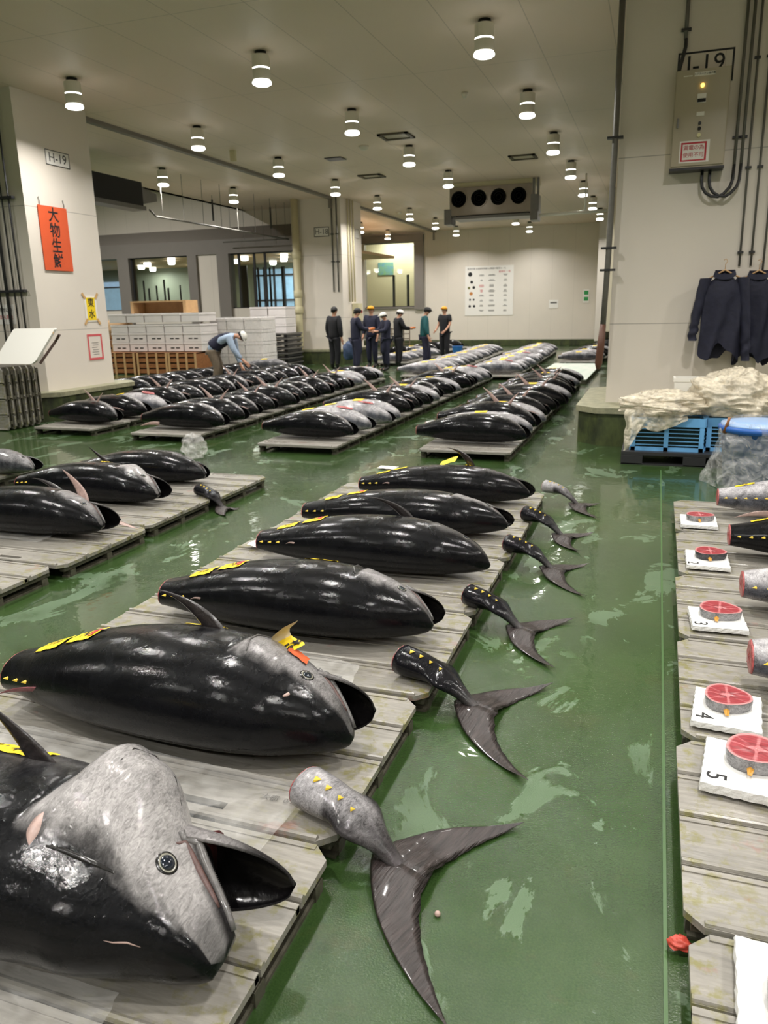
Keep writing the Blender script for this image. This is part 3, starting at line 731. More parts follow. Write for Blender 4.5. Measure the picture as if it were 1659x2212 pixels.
# ---------------------------------------------------------------- pallets
def pallet_mesh(w_=1.8, l=.93, n=4, h=.1, holes=True):
    bm = bmesh.new(); sw = l/n; ch = .05
    for i in range(n):
        y0 = -l/2+i*sw; y1 = y0+sw-.010; x0, x1 = -w_/2, w_/2; z0, z1 = h-.022, h
        c0 = ch if i == 0 else 0; c1 = ch if i == n-1 else 0
        def slab(xa, xb, ya, yb):
            P = [(xa, ya), (xb, ya), (xb, yb), (xa, yb)]
            if c0 and ya <= y0+1e-6:
                if xb >= x1-1e-6: P = [(xa, ya), (xb-c0, ya), (xb, ya+c0), (xb, yb), (xa, yb)]
                if xa <= x0+1e-6: P = [p for p in P if p != (xa, ya)]; P = [(xa+c0, ya)] + P; P = P + [(xa, ya+c0)]
            elif c1 and yb >= y1-1e-6:
                Q = [(xa, ya), (xb, ya)]
                Q += [(xb, yb-c1), (xb-c1, yb)] if xb >= x1-1e-6 else [(xb, yb)]
                Q += [(xa+c1, yb), (xa, yb-c1)] if xa <= x0+1e-6 else [(xa, yb)]
                P = Q
            loft(bm, [[(x, y, z0) for x, y in P], [(x, y, z1) for x, y in P]], True)
        if i == 0 and holes:
            hy0, hy1 = y0+.05, y0+.085
            slab(x0, x1, y0, hy0) if False else None
            slab(x0, -.5, y0, y1); slab(-.32, .32, y0, y1); slab(.5, x1, y0, y1)
            for a in (-.5, .32): slab(a, a+.18, hy1, y1)
            for a in (-.5, .32): loft(bm, [[(a, y0+.03, z), (a+.18, y0+.03, z), (a+.18, hy0, z), (a, hy0, z)] for z in (z0, z1)], True)
        else: slab(x0, x1, y0, y1)
        # rounded rib along the near edge of the slat, and a small step on the far edge
        tube(bm, [(x0+(ch if c0 else 0), y0+.013, h+.001), (x1-(ch if c0 else 0), y0+.012, h+.001)], .011, 8)
        loft(bm, [[(x0+c1, y1-.022, z), (x1-c1, y1-.022, z), (x1-c1, y1-.002, z), (x0+c1, y1-.002, z)] for z in (h-.02, h+.004)], True)
    bmesh.ops.recalc_face_normals(bm, faces=bm.faces)
    me = bpy.data.meshes.new('deck'); bm.to_mesh(me); bm.free(); me.materials.append(M_deck); return me
def shade_panel_mesh(w_, l):  # black panel added under the deck to darken the handle holes
    me = bpy.data.meshes.new('hole_shade_panel'); bm = boxbm(-w_/2+.06, w_/2-.06, -l/2+.07, l/2-.07, .05, .055); bm.to_mesh(me); bm.free(); me.materials.append(M_black); return me
def runner_mesh(w_, l, h, x):
    bm = bmesh.new(); box(bm, x-.02, x+.02, -l/2+.04, l/2-.04, h-.055, h-.022, .003)
    for y in (-l/2+.08, -.02, l/2-.12): box(bm, x-.03, x+.03, y, y+.05, .0, h-.055)
    box(bm, x-.025, x+.025, -l/2+.06, l/2-.06, .0, .012)
    me = bpy.data.meshes.new('runner'); bm.to_mesh(me); bm.free(); me.materials.append(M_runner); return me
DECK = pallet_mesh(); RUN = [runner_mesh(1.8, .93, .1, x) for x in (-.86, 0, .86)]; SHADE_PANEL = shade_panel_mesh(1.8, .93)
def pallet(x, y, label, group, rz=0., w_=1.8, deck=None, runs=None, sx=1.):
    t = thing('slatted_pallet', label, 'pallet', (x, y, 0), rz, group); t.scale = (sx, 1, 1)
    link('deck', (deck or DECK).copy() if False else (deck or DECK), None, t)
    for r in (runs or RUN): link('runner', r, None, t)
    if deck is None: link('hole_shade_panel', SHADE_PANEL, None, t)
    return t
PH = .110
for i in range(7):
    y = 1.33+.94*i - .94
    pallet(-1.71+[.01, 0, -.012, .006, 0, .01, -.006][i], y, 'slatted metal pallet in the centre row, %s counted from the camera' % ordn[i], 'pallets of the centre row', [0, .002, -.004, .003, -.002, .004, 0][i])
for i in range(7):
    y = 1.325+.945*i - .945
    pallet(1.065+[.02, .01, 0, .02, .03, .05, .05][i], y, 'slatted metal pallet in the row at the right edge, %s counted from the camera' % ordn[i], 'pallets of the right row', [.003, 0, .003, -.003, .002, 0, 0][i])
for i in range(5):
    y = 2.30+.945*i
    pallet(-4.42+[.02, -.02, .02, -.01, .03][i], y, 'slatted metal pallet in the row at the left edge, %s counted from the camera' % ordn[i], 'pallets of the left row', [0, .003, -.003, .004, 0][i])
pallet(-7.0, 5.9, 'slatted metal pallet at the left picture edge, behind the left row', 'pallets at far left')

# ---------------------------------------------------------------- the six large tuna of the centre row
F1 = Fish(1.80, .285, .195, 1., 1.0, bulge=.10, hx=.17, belly=.75, lift=.5, tipy=-.46, jawy=.66, xo=.60, jx=.075, slim=.50, eye=(.142, 79), hth=-.20)
T1 = tuna((-1.755, 1.32, PH), 0.01, 'largest black tuna in the foreground with a wide silver gill cover and gaping mouth', F1, res=(170, 110),
     fins=[dict(root=(.26, .14, .27), tip=(.07, .12, .52), w=.105, wd=(1, .0, .15), bend=(.035, 0, 0), th=.035)], redfin=None)
F2 = Fish(1.48, .255, .205, 1., .85, hx=.155, belly=.75, lift=.55, tipy=-.12, jawy=.66, xo=.50)
T2 = tuna((-1.655, 2.24, PH), -.012, 'black tuna with an orange sticker and a peeling yellow tag on its head', F2, res=(150, 96),
     fins=[dict(root=(.16, .11, .33), tip=(-.12, .13, .50), w=.085, wd=(1, 0, .35), bend=(.03, 0, .03), th=.026)], redfin=(.16, 176, .15, M_redfin))
F3 = Fish(1.44, .225, .178, 1., .85, hx=.14, belly=.6, lift=.5, tipy=-.1, jawy=.66, xo=.42)
T3 = tuna((-1.635, 3.25, PH), .02, 'black open-mouthed tuna third from the camera in the centre row', F3, res=(130, 84), redfin=(.2, 170, .05, M_palefin))
F4 = Fish(1.49, .215, .17, 0., .45, hx=.14, belly=.85, lift=.5, tipy=-.1, xo=.42)
T4 = tuna((-1.58, 4.23, PH), -.01, 'black tuna with its mouth closed, beside the pink tub', F4, res=(120, 80),
     fins=[dict(root=(.22, .13, .27), tip=(-.06, .10, .42), w=.07, wd=(1, 0, .3), bend=(.03, 0, .03), th=.02)], redfin=(.2, 170, .05, M_palefin))
F5 = Fish(1.50, .20, .155, 1., .9, hx=.14, belly=.5, lift=.5)
T5 = tuna((-1.64, 5.06, PH), .015, 'black open-mouthed tuna lying behind the closed-mouth one with the pink tub at its tail', F5, res=(110, 72),)
F6 = Fish(1.43, .19, .15, 1., .5, hx=.14, belly=.3, lift=.5)
T6 = tuna((-1.60, 6.03, PH), 0.0, 'rearmost black tuna of the centre row, with a yellow slip beside its raised fin', F6, res=(110, 72),
     fins=[dict(root=(.22, .12, .25), tip=(.02, .08, .42), w=.06, wd=(1, 0, .3), bend=(.03, 0, .03), th=.02)], redfin=(.2, 170, .05, M_palefin))
# eyelets, wounds, gill slits
crease(F1, T1, [(1-.24/1.80, 42), (1-.30/1.80, 40), (1-.37/1.80, 48), (1-.40/1.80, 60), (1-.385/1.80, 72)], .003, M_mouth, 'gill_crease', .0)
crease(F1, T1, rim_pts(1-.465/1.80, 122, 1-.485/1.80, 100, -.002), .021, M_palefin, 'fin_wound', -.012)
crease(F1, T1, rim_pts(1-.45/1.80, 118, 1-.24/1.80, 108, .0), .010, M_mouth, 'gill_groove', -.005)
crease(F1, T1, [(1-.24/1.80, 160), (1-.20/1.80, 161), (1-.17/1.80, 158), (1-.14/1.80, 159)], .004, M_palefin, 'skin_tear', -.003)
crease(F2, T2, [(1-.22/1.6, 128), (1-.21/1.6, 124), (1-.205/1.6, 121)], .008, M_palefin, 'hook_wound', -.003)
crease(F2, T2, [(1-.43/1.6, 50), (1-.455/1.6, 66), (1-.45/1.6, 82), (1-.42/1.6, 96)], .004, M_jaw, 'gill_edge', .004)
crease(F3, T3, [(1-.40/1.5, 44), (1-.43/1.5, 60), (1-.42/1.5, 82), (1-.39/1.5, 96)], .0035, M_jaw, 'gill_edge', .003)
# yellow tags wrapped on the skin
def ytag(F, T, u, deg, du, dd, main, small=None, red=None, read='nose', size=.05, corner=0.):
    o = obj('paper_tag', patch(F, u-du/2, u+du/2, deg-dd/2, deg+dd/2, .004, corner=corner), M_yellow, T, True); o['label'] = 'yellow paper tag'
    if main: patch_text(F, main, size, u, deg, M_ink, o, read)
    if red: obj('red_stamp', patch(F, u+du*.18, u+du*.42, deg-dd*.3, deg+dd*.3, .0055, 4), M_red, o, True)
    return o
ytag(F2, T2, .13, 90, .085, 34, '27日', size=.035, read='belly'); ytag(F2, T2, .235, 86, .085, 30, '10', red=1, size=.06, read='belly')
ytag(F3, T3, .155, 92, .09, 30, '27日', size=.03, read='belly'); ytag(F3, T3, .27, 86, .09, 30, '15', red=1, size=.055, read='belly')
ytag(F4, T4, .13, 94, .09, 30, '27日', size=.03, read='belly'); ytag(F4, T4, .25, 88, .09, 30, '12', red=1, size=.055, read='belly')
ytag(F5, T5, .15, 92, .08, 30, '27日', size=.03, read='belly'); ytag(F5, T5, .27, 86, .09, 26, '13', red=1, size=.05, read='belly')
ytag(F6, T6, .14, 90, .08, 24, '27日', size=.025, read='belly'); ytag(F6, T6, .24, 84, .08, 20, '', size=.025); ytag(F6, T6, .64, 62, .05, 26, '本鮪', size=.025, read='belly')
ytag(F2, T2, .55, 58, .11, 14, '大西洋', size=.03, read='belly'); ytag(F3, T3, .58, 60, .12, 14, '大西洋', size=.03, read='belly')
ytag(F1, T1, .58, 56, .09, 20, '本鮪', size=.045, read='belly'); ytag(F1, T1, .50, 55, .07, 22, '本鮪 生', size=.03, read='belly')
o = obj('orange_sticker', patch(F2, .80, .858, 47, 72, .0085, corner=.02), mat('orange_sticker', S(206, 92, 44), .5, var=.2, scale=30), T2, True); o['label'] = 'orange square sticker'
# curled yellow tag with a cream back on the head of the second tuna
def curl(F, T, u, deg):
    p, a, b_, n = basis_at(F, u, math.radians(deg)); a = Vector((.8, -.42, .0)).normalized(); n2 = Vector((.1, -.2, 1)).normalized(); b2 = n2.cross(a).normalized()
    bm = bmesh.new(); n_ = 14; W, Hh = .085, .12
    G = [[None]*(n_+1) for _ in range(9)]
    for i in range(9):
        for j in range(n_+1):
            s_ = j/n_*.23; 
            # first .09 m flat on the skin facing up, then rolls back over itself to the tail side
            if s_ < .085: q = p + a*(.085-s_) + n2*.016
            else:
                th = (s_-.085)/.022; th = min(th, 2.4); ext = max(0, (s_-.085)-.022*2.4)
                q = p + n2*(.016+.022*(1-math.cos(th))) + a*(-.022*math.sin(th)) + (a*(-math.cos(th))+n2*math.sin(th))*ext
            wy = (i/8-.5)*W*(1-.25*max(0, (j/n_-.85)/.15)) ; wy *= (.8 if j == 0 else 1)
            G[i][j] = bm.verts.new(q + b2*wy)
    for i in range(8):
        for j in range(n_):
            f = bm.faces.new((G[i][j], G[i+1][j], G[i+1][j+1], G[i][j+1])); f.material_index = 0 if j < 6 else 1
    o = obj('peeling_tag', bm, [M_yellow, M_cream_paper], T, True); o['label'] = 'yellow tag curling up, cream on its back'
    put_text('lettering', '本鮪', .042, M_ink, p+a*.045+n2*.0175, b2*-1, a*1, o, bold=.001)
    return o
curl(F2, T2, .768, 46)
# yellow slip at the rear tuna
bm = bmesh.new(); G = [[bm.verts.new((x, y+.01*math.sin(x*40), .30+.03*math.sin((x-.02)*14)+(y-.06)*.2)) for y in (.02, .06, .10, .14)] for x in [i*.02 for i in range(-2, 6)]]
for i in range(7):
    for j in range(3): bm.faces.new((G[i][j], G[i+1][j], G[i+1][j+1], G[i][j+1]))
o = obj('yellow_slip', bm, M_yellow, T6, True); o['label'] = 'crumpled yellow slip'
# ---------------------------------------------------------------- severed tails
def tail_piece(loc, rz, label, sc_=1., skin=None, tilt=0., spread=(1., 1.), flip=1, variant=0, drop=True):
    """x runs from the cut to the fork; rests with the cut on the pallet edge and the lobes on the floor"""
    t = thing('tuna_tail', label, 'fish tail', loc, rz, 'severed tuna tails'); t.scale = (sc_, sc_, sc_)
    H = .106/sc_ if drop else 0.
    def zl(x): return H*sstep(.42, .17, x)            # support height under the piece
    def rad(x): return interp([(0, .078), (.1, .068), (.2, .052), (.3, .036), (.36, .022), (.42, .010)], x)
    def cz(x): return zl(x)*.9 + rad(x)*.92 + .002
    nv = 26; rings = []
    for i in range(25):
        x = .42*i/24; r = rad(x); rr = []
        for k in range(nv):
            a = 2*PI*k/nv; cs, sn = math.cos(a), math.sin(a)
            keel = .050*math.exp(-((x-.21)/.06)**2)*max(0, abs(cs))**4
            z = cz(x) + r*.85*sn
            rr.append(Vector((x + (.012*cs*flip if i == 0 else 0), (r*(.95+.1*math.sin(x*20)))*cs + math.copysign(keel, cs), max(z, .003))))
        rings.append(rr)
    bm = bmesh.new(); loft(bm, rings, True); me = bpy.data.meshes.new('peduncle'); bmesh.ops.recalc_face_normals(bm, faces=bm.faces); bm.to_mesh(me); bm.free()
    if skin is M_silver: paint(me, lambda c: Vector((.30, .29, .30)).lerp(Vector((.03, .028, .03)), sstep(.03, .075, abs(c.y)) if c.x > .12 else sstep(.0, .09, c.y)*.7).lerp(Vector((.05, .045, .047)), sstep(.16, .32, c.x)))
    else: paint(me, lambda c: Vector((.006, .006, .008)).lerp(Vector((.06, .055, .055)), sstep(.25, .4, c.x)))
    link('peduncle', me, skin or M_skin, t, True)
    bm = bmesh.new(); c0 = Vector((0, 0, cz(0))); loft(bm, [[c0+(p-c0)*q+Vector((-.004-dx+.004*mnoise.noise(p*60), 0, 0)) for p in rings[0]] for q, dx in ((.05, .006), (.4, .003), (.75, .008), (.98, .0))], True)
    bmesh.ops.recalc_face_normals(bm, faces=bm.faces); obj('cut_flesh', bm, M_pink, t, True)
    # caudal lobes
    for sg, tipx, tipy in ((1, .46+.10*spread[0], .42*spread[0]), (-1, .48+.27*spread[1], -.36*spread[1])):
        ch_ = Vector((tipx-.3, tipy, 0)).normalized(); no = Vector((-abs(ch_.y), sg*abs(ch_.x), 0))
        bm = bmesh.new(); n = 22; rings2 = []
        for i in range(n+1):
            q = i/n
            # leading edge from the peduncle, trailing edge from the notch
            le = Vector((.255, .0, 0)).lerp(Vector((tipx, tipy, 0)), q) + no*.058*math.sin(PI*q**.85)
            te = Vector((.46, 0, 0)).lerp(Vector((tipx, tipy, 0)), q) + no*.040*math.sin(PI*q**.65)
            te += Vector((.004*math.sin(q*46+variant), sg*.002*math.sin(q*31), 0))*(1-q)
            th = lerp(.016, .0022, q**.6); wv = .006*math.sin(q*5+variant)*q; ring = []
            for a, s_ in ((0, 0), (.06, .8), (.22, 1), (.5, .75), (.8, .35), (1, .0), (.8, -.3), (.5, -.5), (.22, -.8), (.06, -.7)):
                p = le.lerp(te, a); zc_ = max(lerp(cz(.36), .012, sstep(0, .35, q)), .012) + .010*math.sin(a*3+q*4)*(1-q) + .012*sstep(.75, 1, q)
                ring.append(Vector((p.x, p.y, max(.0025, zc_+wv + s_*th*.5))))
            rings2.append(ring)
        loft(bm, rings2, True); bmesh.ops.recalc_face_normals(bm, faces=bm.faces)
        obj('tail_lobe', bm, M_tailfin, t, True)
    for k in range(4):
        x = .05+.05*k; p = Vector((x, -.012-.004*k, cz(x)+rad(x)*.84)); bm = bmesh.new(); s_ = .95-.13*k
        loft(bm, [[p+Vector((-.008*s_, .011*s_, 0)), p+Vector((.018*s_, .004, .001)), p+Vector((-.002, -.004, .010))], [p+Vector((.002, -.020*s_, -.002)), p+Vector((.004, -.019*s_, -.002)), p+Vector((.002, -.018*s_, .004))]], True)
        bmesh.ops.recalc_face_normals(bm, faces=bm.faces); obj('finlet', bm, M_finlet, t)
    return t
tail_piece((-.965, 1.955, 0), -.30, 'nearest severed tail, silver stump with yellow finlets and brown forked fin', 1.0, M_silver, variant=0)
tail_piece((-.955, 2.93, 0), -.24, 'black severed tail second from the camera, its lobes on the green floor', .98, variant=2, spread=(.95, 1))
tail_piece((-.86, 3.80, 0), -.30, 'black severed tail third from the camera beside the centre pallets', .86, variant=4, spread=(.9, .95))
tail_piece((-.83, 4.79, 0), -.25, 'black severed tail fourth from the camera beside the centre pallets', .86, variant=1, spread=(.75, 1))
tail_piece((-.84, 5.58, 0), -.35, 'black severed tail fifth from the camera, with narrow twisted lobes', .84, variant=3, spread=(.7, .75))
tail_piece((-.82, 6.52, 0), -.28, 'silver-sided severed tail sixth and farthest beside the centre pallets', .82, M_silver, variant=5, spread=(.55, .9))
tail_piece((-3.70, 5.66, 0), -.3, 'small black severed tail at the edge of the left pallets', .8, variant=2, spread=(.3, .45))

# ---------------------------------------------------------------- tail steaks on white plates, right row
def flesh_material():
    m = bpy.data.materials.new('red_steak_flesh'); m.use_nodes = True; nt = m.node_tree; N = nt.nodes; L = nt.links; p = N['Principled BSDF']
    a = N.new('ShaderNodeVertexColor'); a.layer_name = 'Col'; tc = N.new('ShaderNodeTexCoord')
    wv = N.new('ShaderNodeTexWave'); wv.wave_type = 'RINGS'; wv.inputs['Scale'].default_value = 28; wv.inputs['Distortion'].default_value = 5; wv.inputs['Detail'].default_value = 3
    L.new(tc.outputs['Object'], wv.inputs['Vector'])
    mr = N.new('ShaderNodeMapRange'); L.new(wv.outputs[1], mr.inputs[0]); mr.inputs[3].default_value = .88; mr.inputs[4].default_value = 1.2
    mx = N.new('ShaderNodeVectorMath'); mx.operation = 'SCALE'; L.new(a.outputs[0], mx.inputs[0]); L.new(mr.outputs[0], mx.inputs['Scale']); L.new(mx.outputs[0], p.inputs['Base Color'])
    p.inputs['Roughness'].default_value = .35; p.inputs['Coat Weight'].default_value = .3; p.inputs['Subsurface Weight'].default_value = .0
    return m
M_flesh = flesh_material()
M_foam = mat('white_foam_plate', S(228, 228, 226), .55, bump=.3, bscale=120)
M_bag = None
def steak(x, y, z, rz, r, label, h=.042, oval=(1., .82), silver=True):
    t = thing('tuna_steak', label, 'tail steak', (x, y, z), rz, 'tail steaks on white plates')
    nv = 96; nr = 22
    def rr(a): return r*(1+.06*math.cos(3*a+.4)+.03*math.cos(2*a)+.05*max(0, math.cos(a-PI/2))**8)
    bm = bmesh.new(); G = []
    for j in range(nr+1):
        q = (j/nr)
        G.append([bm.verts.new((rr(2*PI*k/nv)*q*math.cos(2*PI*k/nv)*oval[0], rr(2*PI*k/nv)*q*math.sin(2*PI*k/nv)*oval[1], h+.0015*math.sin(q*9+k*.3)*(1-q))) for k in range(nv)] if j else [bm.verts.new((0, 0, h))])
    for k in range(nv): bm.faces.new((G[0][0], G[1][k], G[1][(k+1) % nv]))
    for A, B in zip(G[1:], G[2:]):
        for k in range(nv): bm.faces.new((A[k], B[k], B[(k+1) % nv], A[(k+1) % nv]))
    me = bpy.data.meshes.new('flesh'); bm.to_mesh(me); bm.free()
    red = Vector((.30, .030, .040)); dk = Vector((.17, .016, .022)); pk = Vector((.50, .15, .16)); rim = Vector((.60, .26, .26))
    def f(c):
        X, Y = c.x/r/oval[0], c.y/r/oval[1]; q = math.hypot(X, Y); a = math.atan2(Y, X)
        q /= (1+.06*math.cos(3*a+.4)+.03*math.cos(2*a))
        v = red.lerp(dk, sstep(.5, .15, q)*.8)
        for a0 in (PI/2, -PI/2): 
            d = abs(math.atan2(math.sin(a-a0), math.cos(a-a0)))*q
            v = v.lerp(pk, sstep(.07, .03, d))
        d = abs(Y+.10*math.cos(X*4)); v = v.lerp(pk, sstep(.05, .02, d)*.9)
        for a0 in (.62, 2.5, -.6, -2.55):
            d = abs(math.atan2(math.sin(a-a0), math.cos(a-a0)))*q; v = v.lerp(pk, sstep(.04, .015, d)*sstep(.3, .5, q)*.6)
        v = v.lerp(pk, sstep(.30, .20, abs(X*.75)+abs(Y*1.1))); v = v.lerp(Vector((.55, .2, .2)), sstep(.09, .05, q))
        return v.lerp(rim, sstep(.86, .95, q))
    paint(me, f); link('flesh', me, M_flesh, t, True)
    bm = bmesh.new(); loft(bm, [[(rr(2*PI*k/nv)*math.cos(2*PI*k/nv)*oval[0]*s_, rr(2*PI*k/nv)*math.sin(2*PI*k/nv)*oval[1]*s_, z_) for k in range(nv)] for z_, s_ in ((0, .93), (h*.3, .99), (h*.7, 1.01), (h, 1.0))], False)
    me = bpy.data.meshes.new('skin'); bm.to_mesh(me); bm.free()
    paint(me, lambda c: Vector((.26, .255, .26)) if silver else Vector((.06, .06, .065))); link('skin', me, M_silver, t, True)
    a = -PI/2-.1; p = Vector((rr(a)*math.cos(a)*oval[0], rr(a)*math.sin(a)*oval[1], h*.35)); bm = bmesh.new()
    loft(bm, [[p+Vector((-.012, .004, .004)), p+Vector((.012, .004, .004)), p+Vector((.0, .004, .014))], [p+Vector((-.005, -.026, -.006)), p+Vector((.008, -.026, -.006)), p+Vector((.0, -.024, -.002))]], True)
    bmesh.ops.recalc_face_normals(bm, faces=bm.faces); obj('finlet', bm, mat('amber_finlet', S(206, 150, 60), .4), t)
    return t
def plate(x0, x1, y0, y1, label, digit=None, rz=0., h=.022, dpos=(.2, .25), dsz=.09):
    x, y = (x0+x1)/2, (y0+y1)/2; t = thing('foam_plate', label, 'foam plate', (x, y, PH+.004), rz, 'white plates for tail steaks')
    a, b_ = (x1-x0)/2, (y1-y0)/2; bm = bmesh.new(); n = 14; ring = []
    for k in range(n): ring.append((lerp(-a, a, k/n), -b_+.003*math.sin(k*2.3)))
    for k in range(n): ring.append((a+.002*math.sin(k*1.7), lerp(-b_, b_, k/n)))
    for k in range(n): ring.append((lerp(a, -a, k/n), b_+.002*math.sin(k*3.1)))
    for k in range(n): ring.append((-a+.002*math.sin(k*2.9), lerp(b_, -b_, k/n)))
    loft(bm, [[(px*1.012+.002*math.sin(i*5.1), py*1.012, 0) for i, (px, py) in enumerate(ring)], [(px*1.012+.002*math.sin(i*3.7), py*1.012+.002*math.cos(i*4), h*.5) for i, (px, py) in enumerate(ring)], [(px, py, h) for px, py in ring]], True)
    obj('foam_sheet', bm, M_foam, t)
    if digit: put_text('number', digit, dsz, M_ink, (-a+dpos[0]*2*a*.5, -b_+dpos[1]*2*b_*.5, h), (0, -1, 0), (1, 0, 0), t, off=.001)
    return t
PZ = PH+.004+.022
plate(.25, .49, 5.63, 5.92, 'white foam plate farthest from the camera, under a half-moon steak'); steak(.375, 5.79, PZ, .1, .092, 'smallest tail steak, farthest on the right pallets', oval=(1, .75))
plate(.26, .50, 4.71, 5.02, 'white foam plate marked 2', '2', dpos=(.28, .30)); steak(.395, 4.90, PZ, .05, .088, 'red tail steak with a dark skin edge on the plate marked 2', silver=False, oval=(1, .95))
plate(.25, .50, 3.76, 4.02, 'white foam plate marked 3', '3', .05, dpos=(.3, .3)); steak(.385, 3.93, PZ, -.1, .094, 'round tail steak with a silver edge on the plate marked 3', oval=(1, .95))
plate(.23, .47, 2.80, 3.09, 'white foam plate marked 4', '4', -.10, dpos=(.34, .38)); steak(.35, 2.98, PZ, .0, .083, 'round tail steak showing four dark red muscle wedges on plate 4', oval=(1, 1.05))
plate(.245, .53, 2.38, 2.68, 'thick white plate marked 5', '5', -.12, dpos=(.3, .36), h=.03); steak(.41, 2.57, PZ+.01, -.2, .088, 'largest red tail steak with a pale star-shaped centre on plate 5', h=.05, oval=(1.1, 1.05))
plate(.27, .56, 1.40, 1.75, 'white foam sheet at the lower right corner of the picture', '6', -.06, dpos=(.5, .42)); steak(.43, 1.58, PZ, .0, .105, 'thick tail steak cut off by the right picture edge, lower corner', h=.06)
# ---------------------------------------------------------------- fish lying on the right pallets
def paint_fin(root, tip, w_, wd, m, th=.012, bend=(0, 0, 0), name='pectoral_fin'): return dict(root=root, tip=tip, w=w_, wd=wd, m=m, th=th, bend=bend, name=name)
SB = [(.50, 6.10, .145, .118, 1, 'silver tuna at the back of the right row with a yellow slip along its back'),
      (.50, 5.06, .145, .12, 0, 'black tuna in the right row, cut tail beside the second plate'),
      (.49, 4.13, .15, .122, 1, 'silver tuna in the right row behind the plate marked 3'),
      (.44, 3.22, .15, .122, 1, 'silver tuna with cracked scale pattern behind the plate marked 4'),
      (.52, 2.30, .15, .12, 0, 'tuna mostly outside the right picture edge, beside plate 5')]
for i, (x, y, b, c, sv, lab) in enumerate(SB):
    F = Fish(1.45, b*1.45, c*1.42, 0, .8, silver=sv, belly=.6, lift=.3)
    T = tuna((x+.725+.012, y, PH), .0, lab, F, 'tuna on the right pallets', res=(70, 56), finlets=6)
    if i == 0:
        obj('ventral_fin', fin_mesh((.0-.36, -.16, .06), (-.62, -.20, .03), .05, (.3, -.1, 1), (0, -.01, .02), .01), M_palefin, T, True)
        ytag(F, T, .12, 88, .09, 14, '27日', size=.02, read='belly')
    if i == 1: ytag(F, T, .13, 75, .10, 26, '27日', size=.035, read='belly')

# ---------------------------------------------------------------- fish on the left pallets
FL1 = Fish(1.50, .215, .175, 1., .8, hx=.15, belly=.6, lift=.5, tipy=-.3, jawy=.6, jx=.06)
TL1 = tuna((-4.38, 4.30, PH), .04, 'black gaping tuna at the left picture edge with a pale arched fin', FL1, 'tuna on the left pallets', res=(90, 60),
     fins=[dict(root=(.30, .14, .26), tip=(.0, .18, .36), w=.07, wd=(1, 0, .2), th=.02, bend=(0, 0, .03)), paint_fin((.42, .20, .14), (.22, .26, .42), .10, (1, 0, .4), M_palefin, bend=(.06, 0, 0)), paint_fin((.44, .24, .10), (.88, .20, .01), .09, (0, 1, .1), M_palefin)])
FL2 = Fish(1.45, .21, .17, 1., 1., hx=.15, belly=.4, lift=.5, bulge=.035, tipy=-.3, jawy=.6, jx=.05)
TL2 = tuna((-4.54, 5.26, PH), .0, 'black tuna with a bright silver head on the left pallets, middle of three', FL2, 'tuna on the left pallets', res=(90, 60),
     fins=[dict(root=(.16, .13, .27), tip=(-.06, .12, .44), w=.05, wd=(1, 0, .3), th=.02)])
FL3 = Fish(1.38, .19, .15, 1., .5, hx=.11, belly=.4, lift=.5, tipy=-.2, jawy=.4, jx=.02)
TL3 = tuna((-4.58, 6.07, PH), .02, 'black tuna with a clear bag over its gill, rear of the left pallets', FL3, 'tuna on the left pallets', res=(80, 56))
obj('gill_slit', fin_mesh((.1, .1, .2), (.1, .1, .2001), .01, (1, 0, 0)), M_mouth, TL3) if False else None
for F, T in ((FL2, TL2), (FL3, TL3)):
    ytag(F, T, .28, 40, .24, 14, ''); ytag(F, T, .50, 36, .14, 22, '本鮪', size=.05, read='belly')
ytag(FL2, TL2, .60, 70, .05, 22, '')
FL4 = Fish(1.2, .16, .13, 1., .7, hx=.12, belly=.7, lift=.5, tipy=-.3, silver=2)
TL4 = tuna((-6.42, 5.95, PH), .1, 'grey opened tuna at the left picture edge on the pallet behind', FL4, 'tuna on the left pallets', res=(60, 44), finlets=0)
bm = fin_mesh((-.35, .08, .22), (.30, .07, .22), .10, (0, 1, -.2), (0, 0, .02), .04); o = obj('belly_flap', bm, M_pink, TL4, True); o['label'] = 'cut pink belly flap'

# ---------------------------------------------------------------- thin clear film, bags, tub
def film_material(name, op=.16, tint=(.9, .9, .88, 1), rough=.12, bs=9, bump=.5):
    m = bpy.data.materials.new(name); m.use_nodes = True; nt = m.node_tree; N = nt.nodes; L = nt.links
    p = N['Principled BSDF']; p.inputs['Base Color'].default_value = tint; p.inputs['Roughness'].default_value = rough
    p.inputs['Coat Weight'].default_value = .4
    t = N.new('ShaderNodeBsdfTransparent'); x = N.new('ShaderNodeMixShader'); tc = N.new('ShaderNodeTexCoord')
    n = N.new('ShaderNodeTexNoise'); n.inputs['Scale'].default_value = bs; n.inputs['Detail'].default_value = 6; n.inputs['Distortion'].default_value = 1.2; L.new(tc.outputs['Object'], n.inputs['Vector'])
    mr = N.new('ShaderNodeMapRange'); mr.inputs[1].default_value = .3; mr.inputs[2].default_value = .72; mr.inputs[3].default_value = op*.5; mr.inputs[4].default_value = min(1, op*2); L.new(n.outputs[0], mr.inputs[0])
    b = N.new('ShaderNodeBump'); b.inputs['Distance'].default_value = .03; b.inputs['Strength'].default_value = bump; L.new(n.outputs[0], b.inputs['Height']); L.new(b.outputs[0], p.inputs['Normal'])
    L.new(mr.outputs[0], x.inputs[0]); L.new(t.outputs[0], x.inputs[1]); L.new(p.outputs[0], x.inputs[2]); L.new(x.outputs[0], N['Material Output'].inputs[0])
    return m
M_film = film_material('clear_film', .14)
M_bagclear = film_material('clear_bag', .20, rough=.1, bs=11, bump=1.)
M_bagcream = film_material('cream_plastic_bag', .58, S(236, 226, 204), .22, 9, 1.)
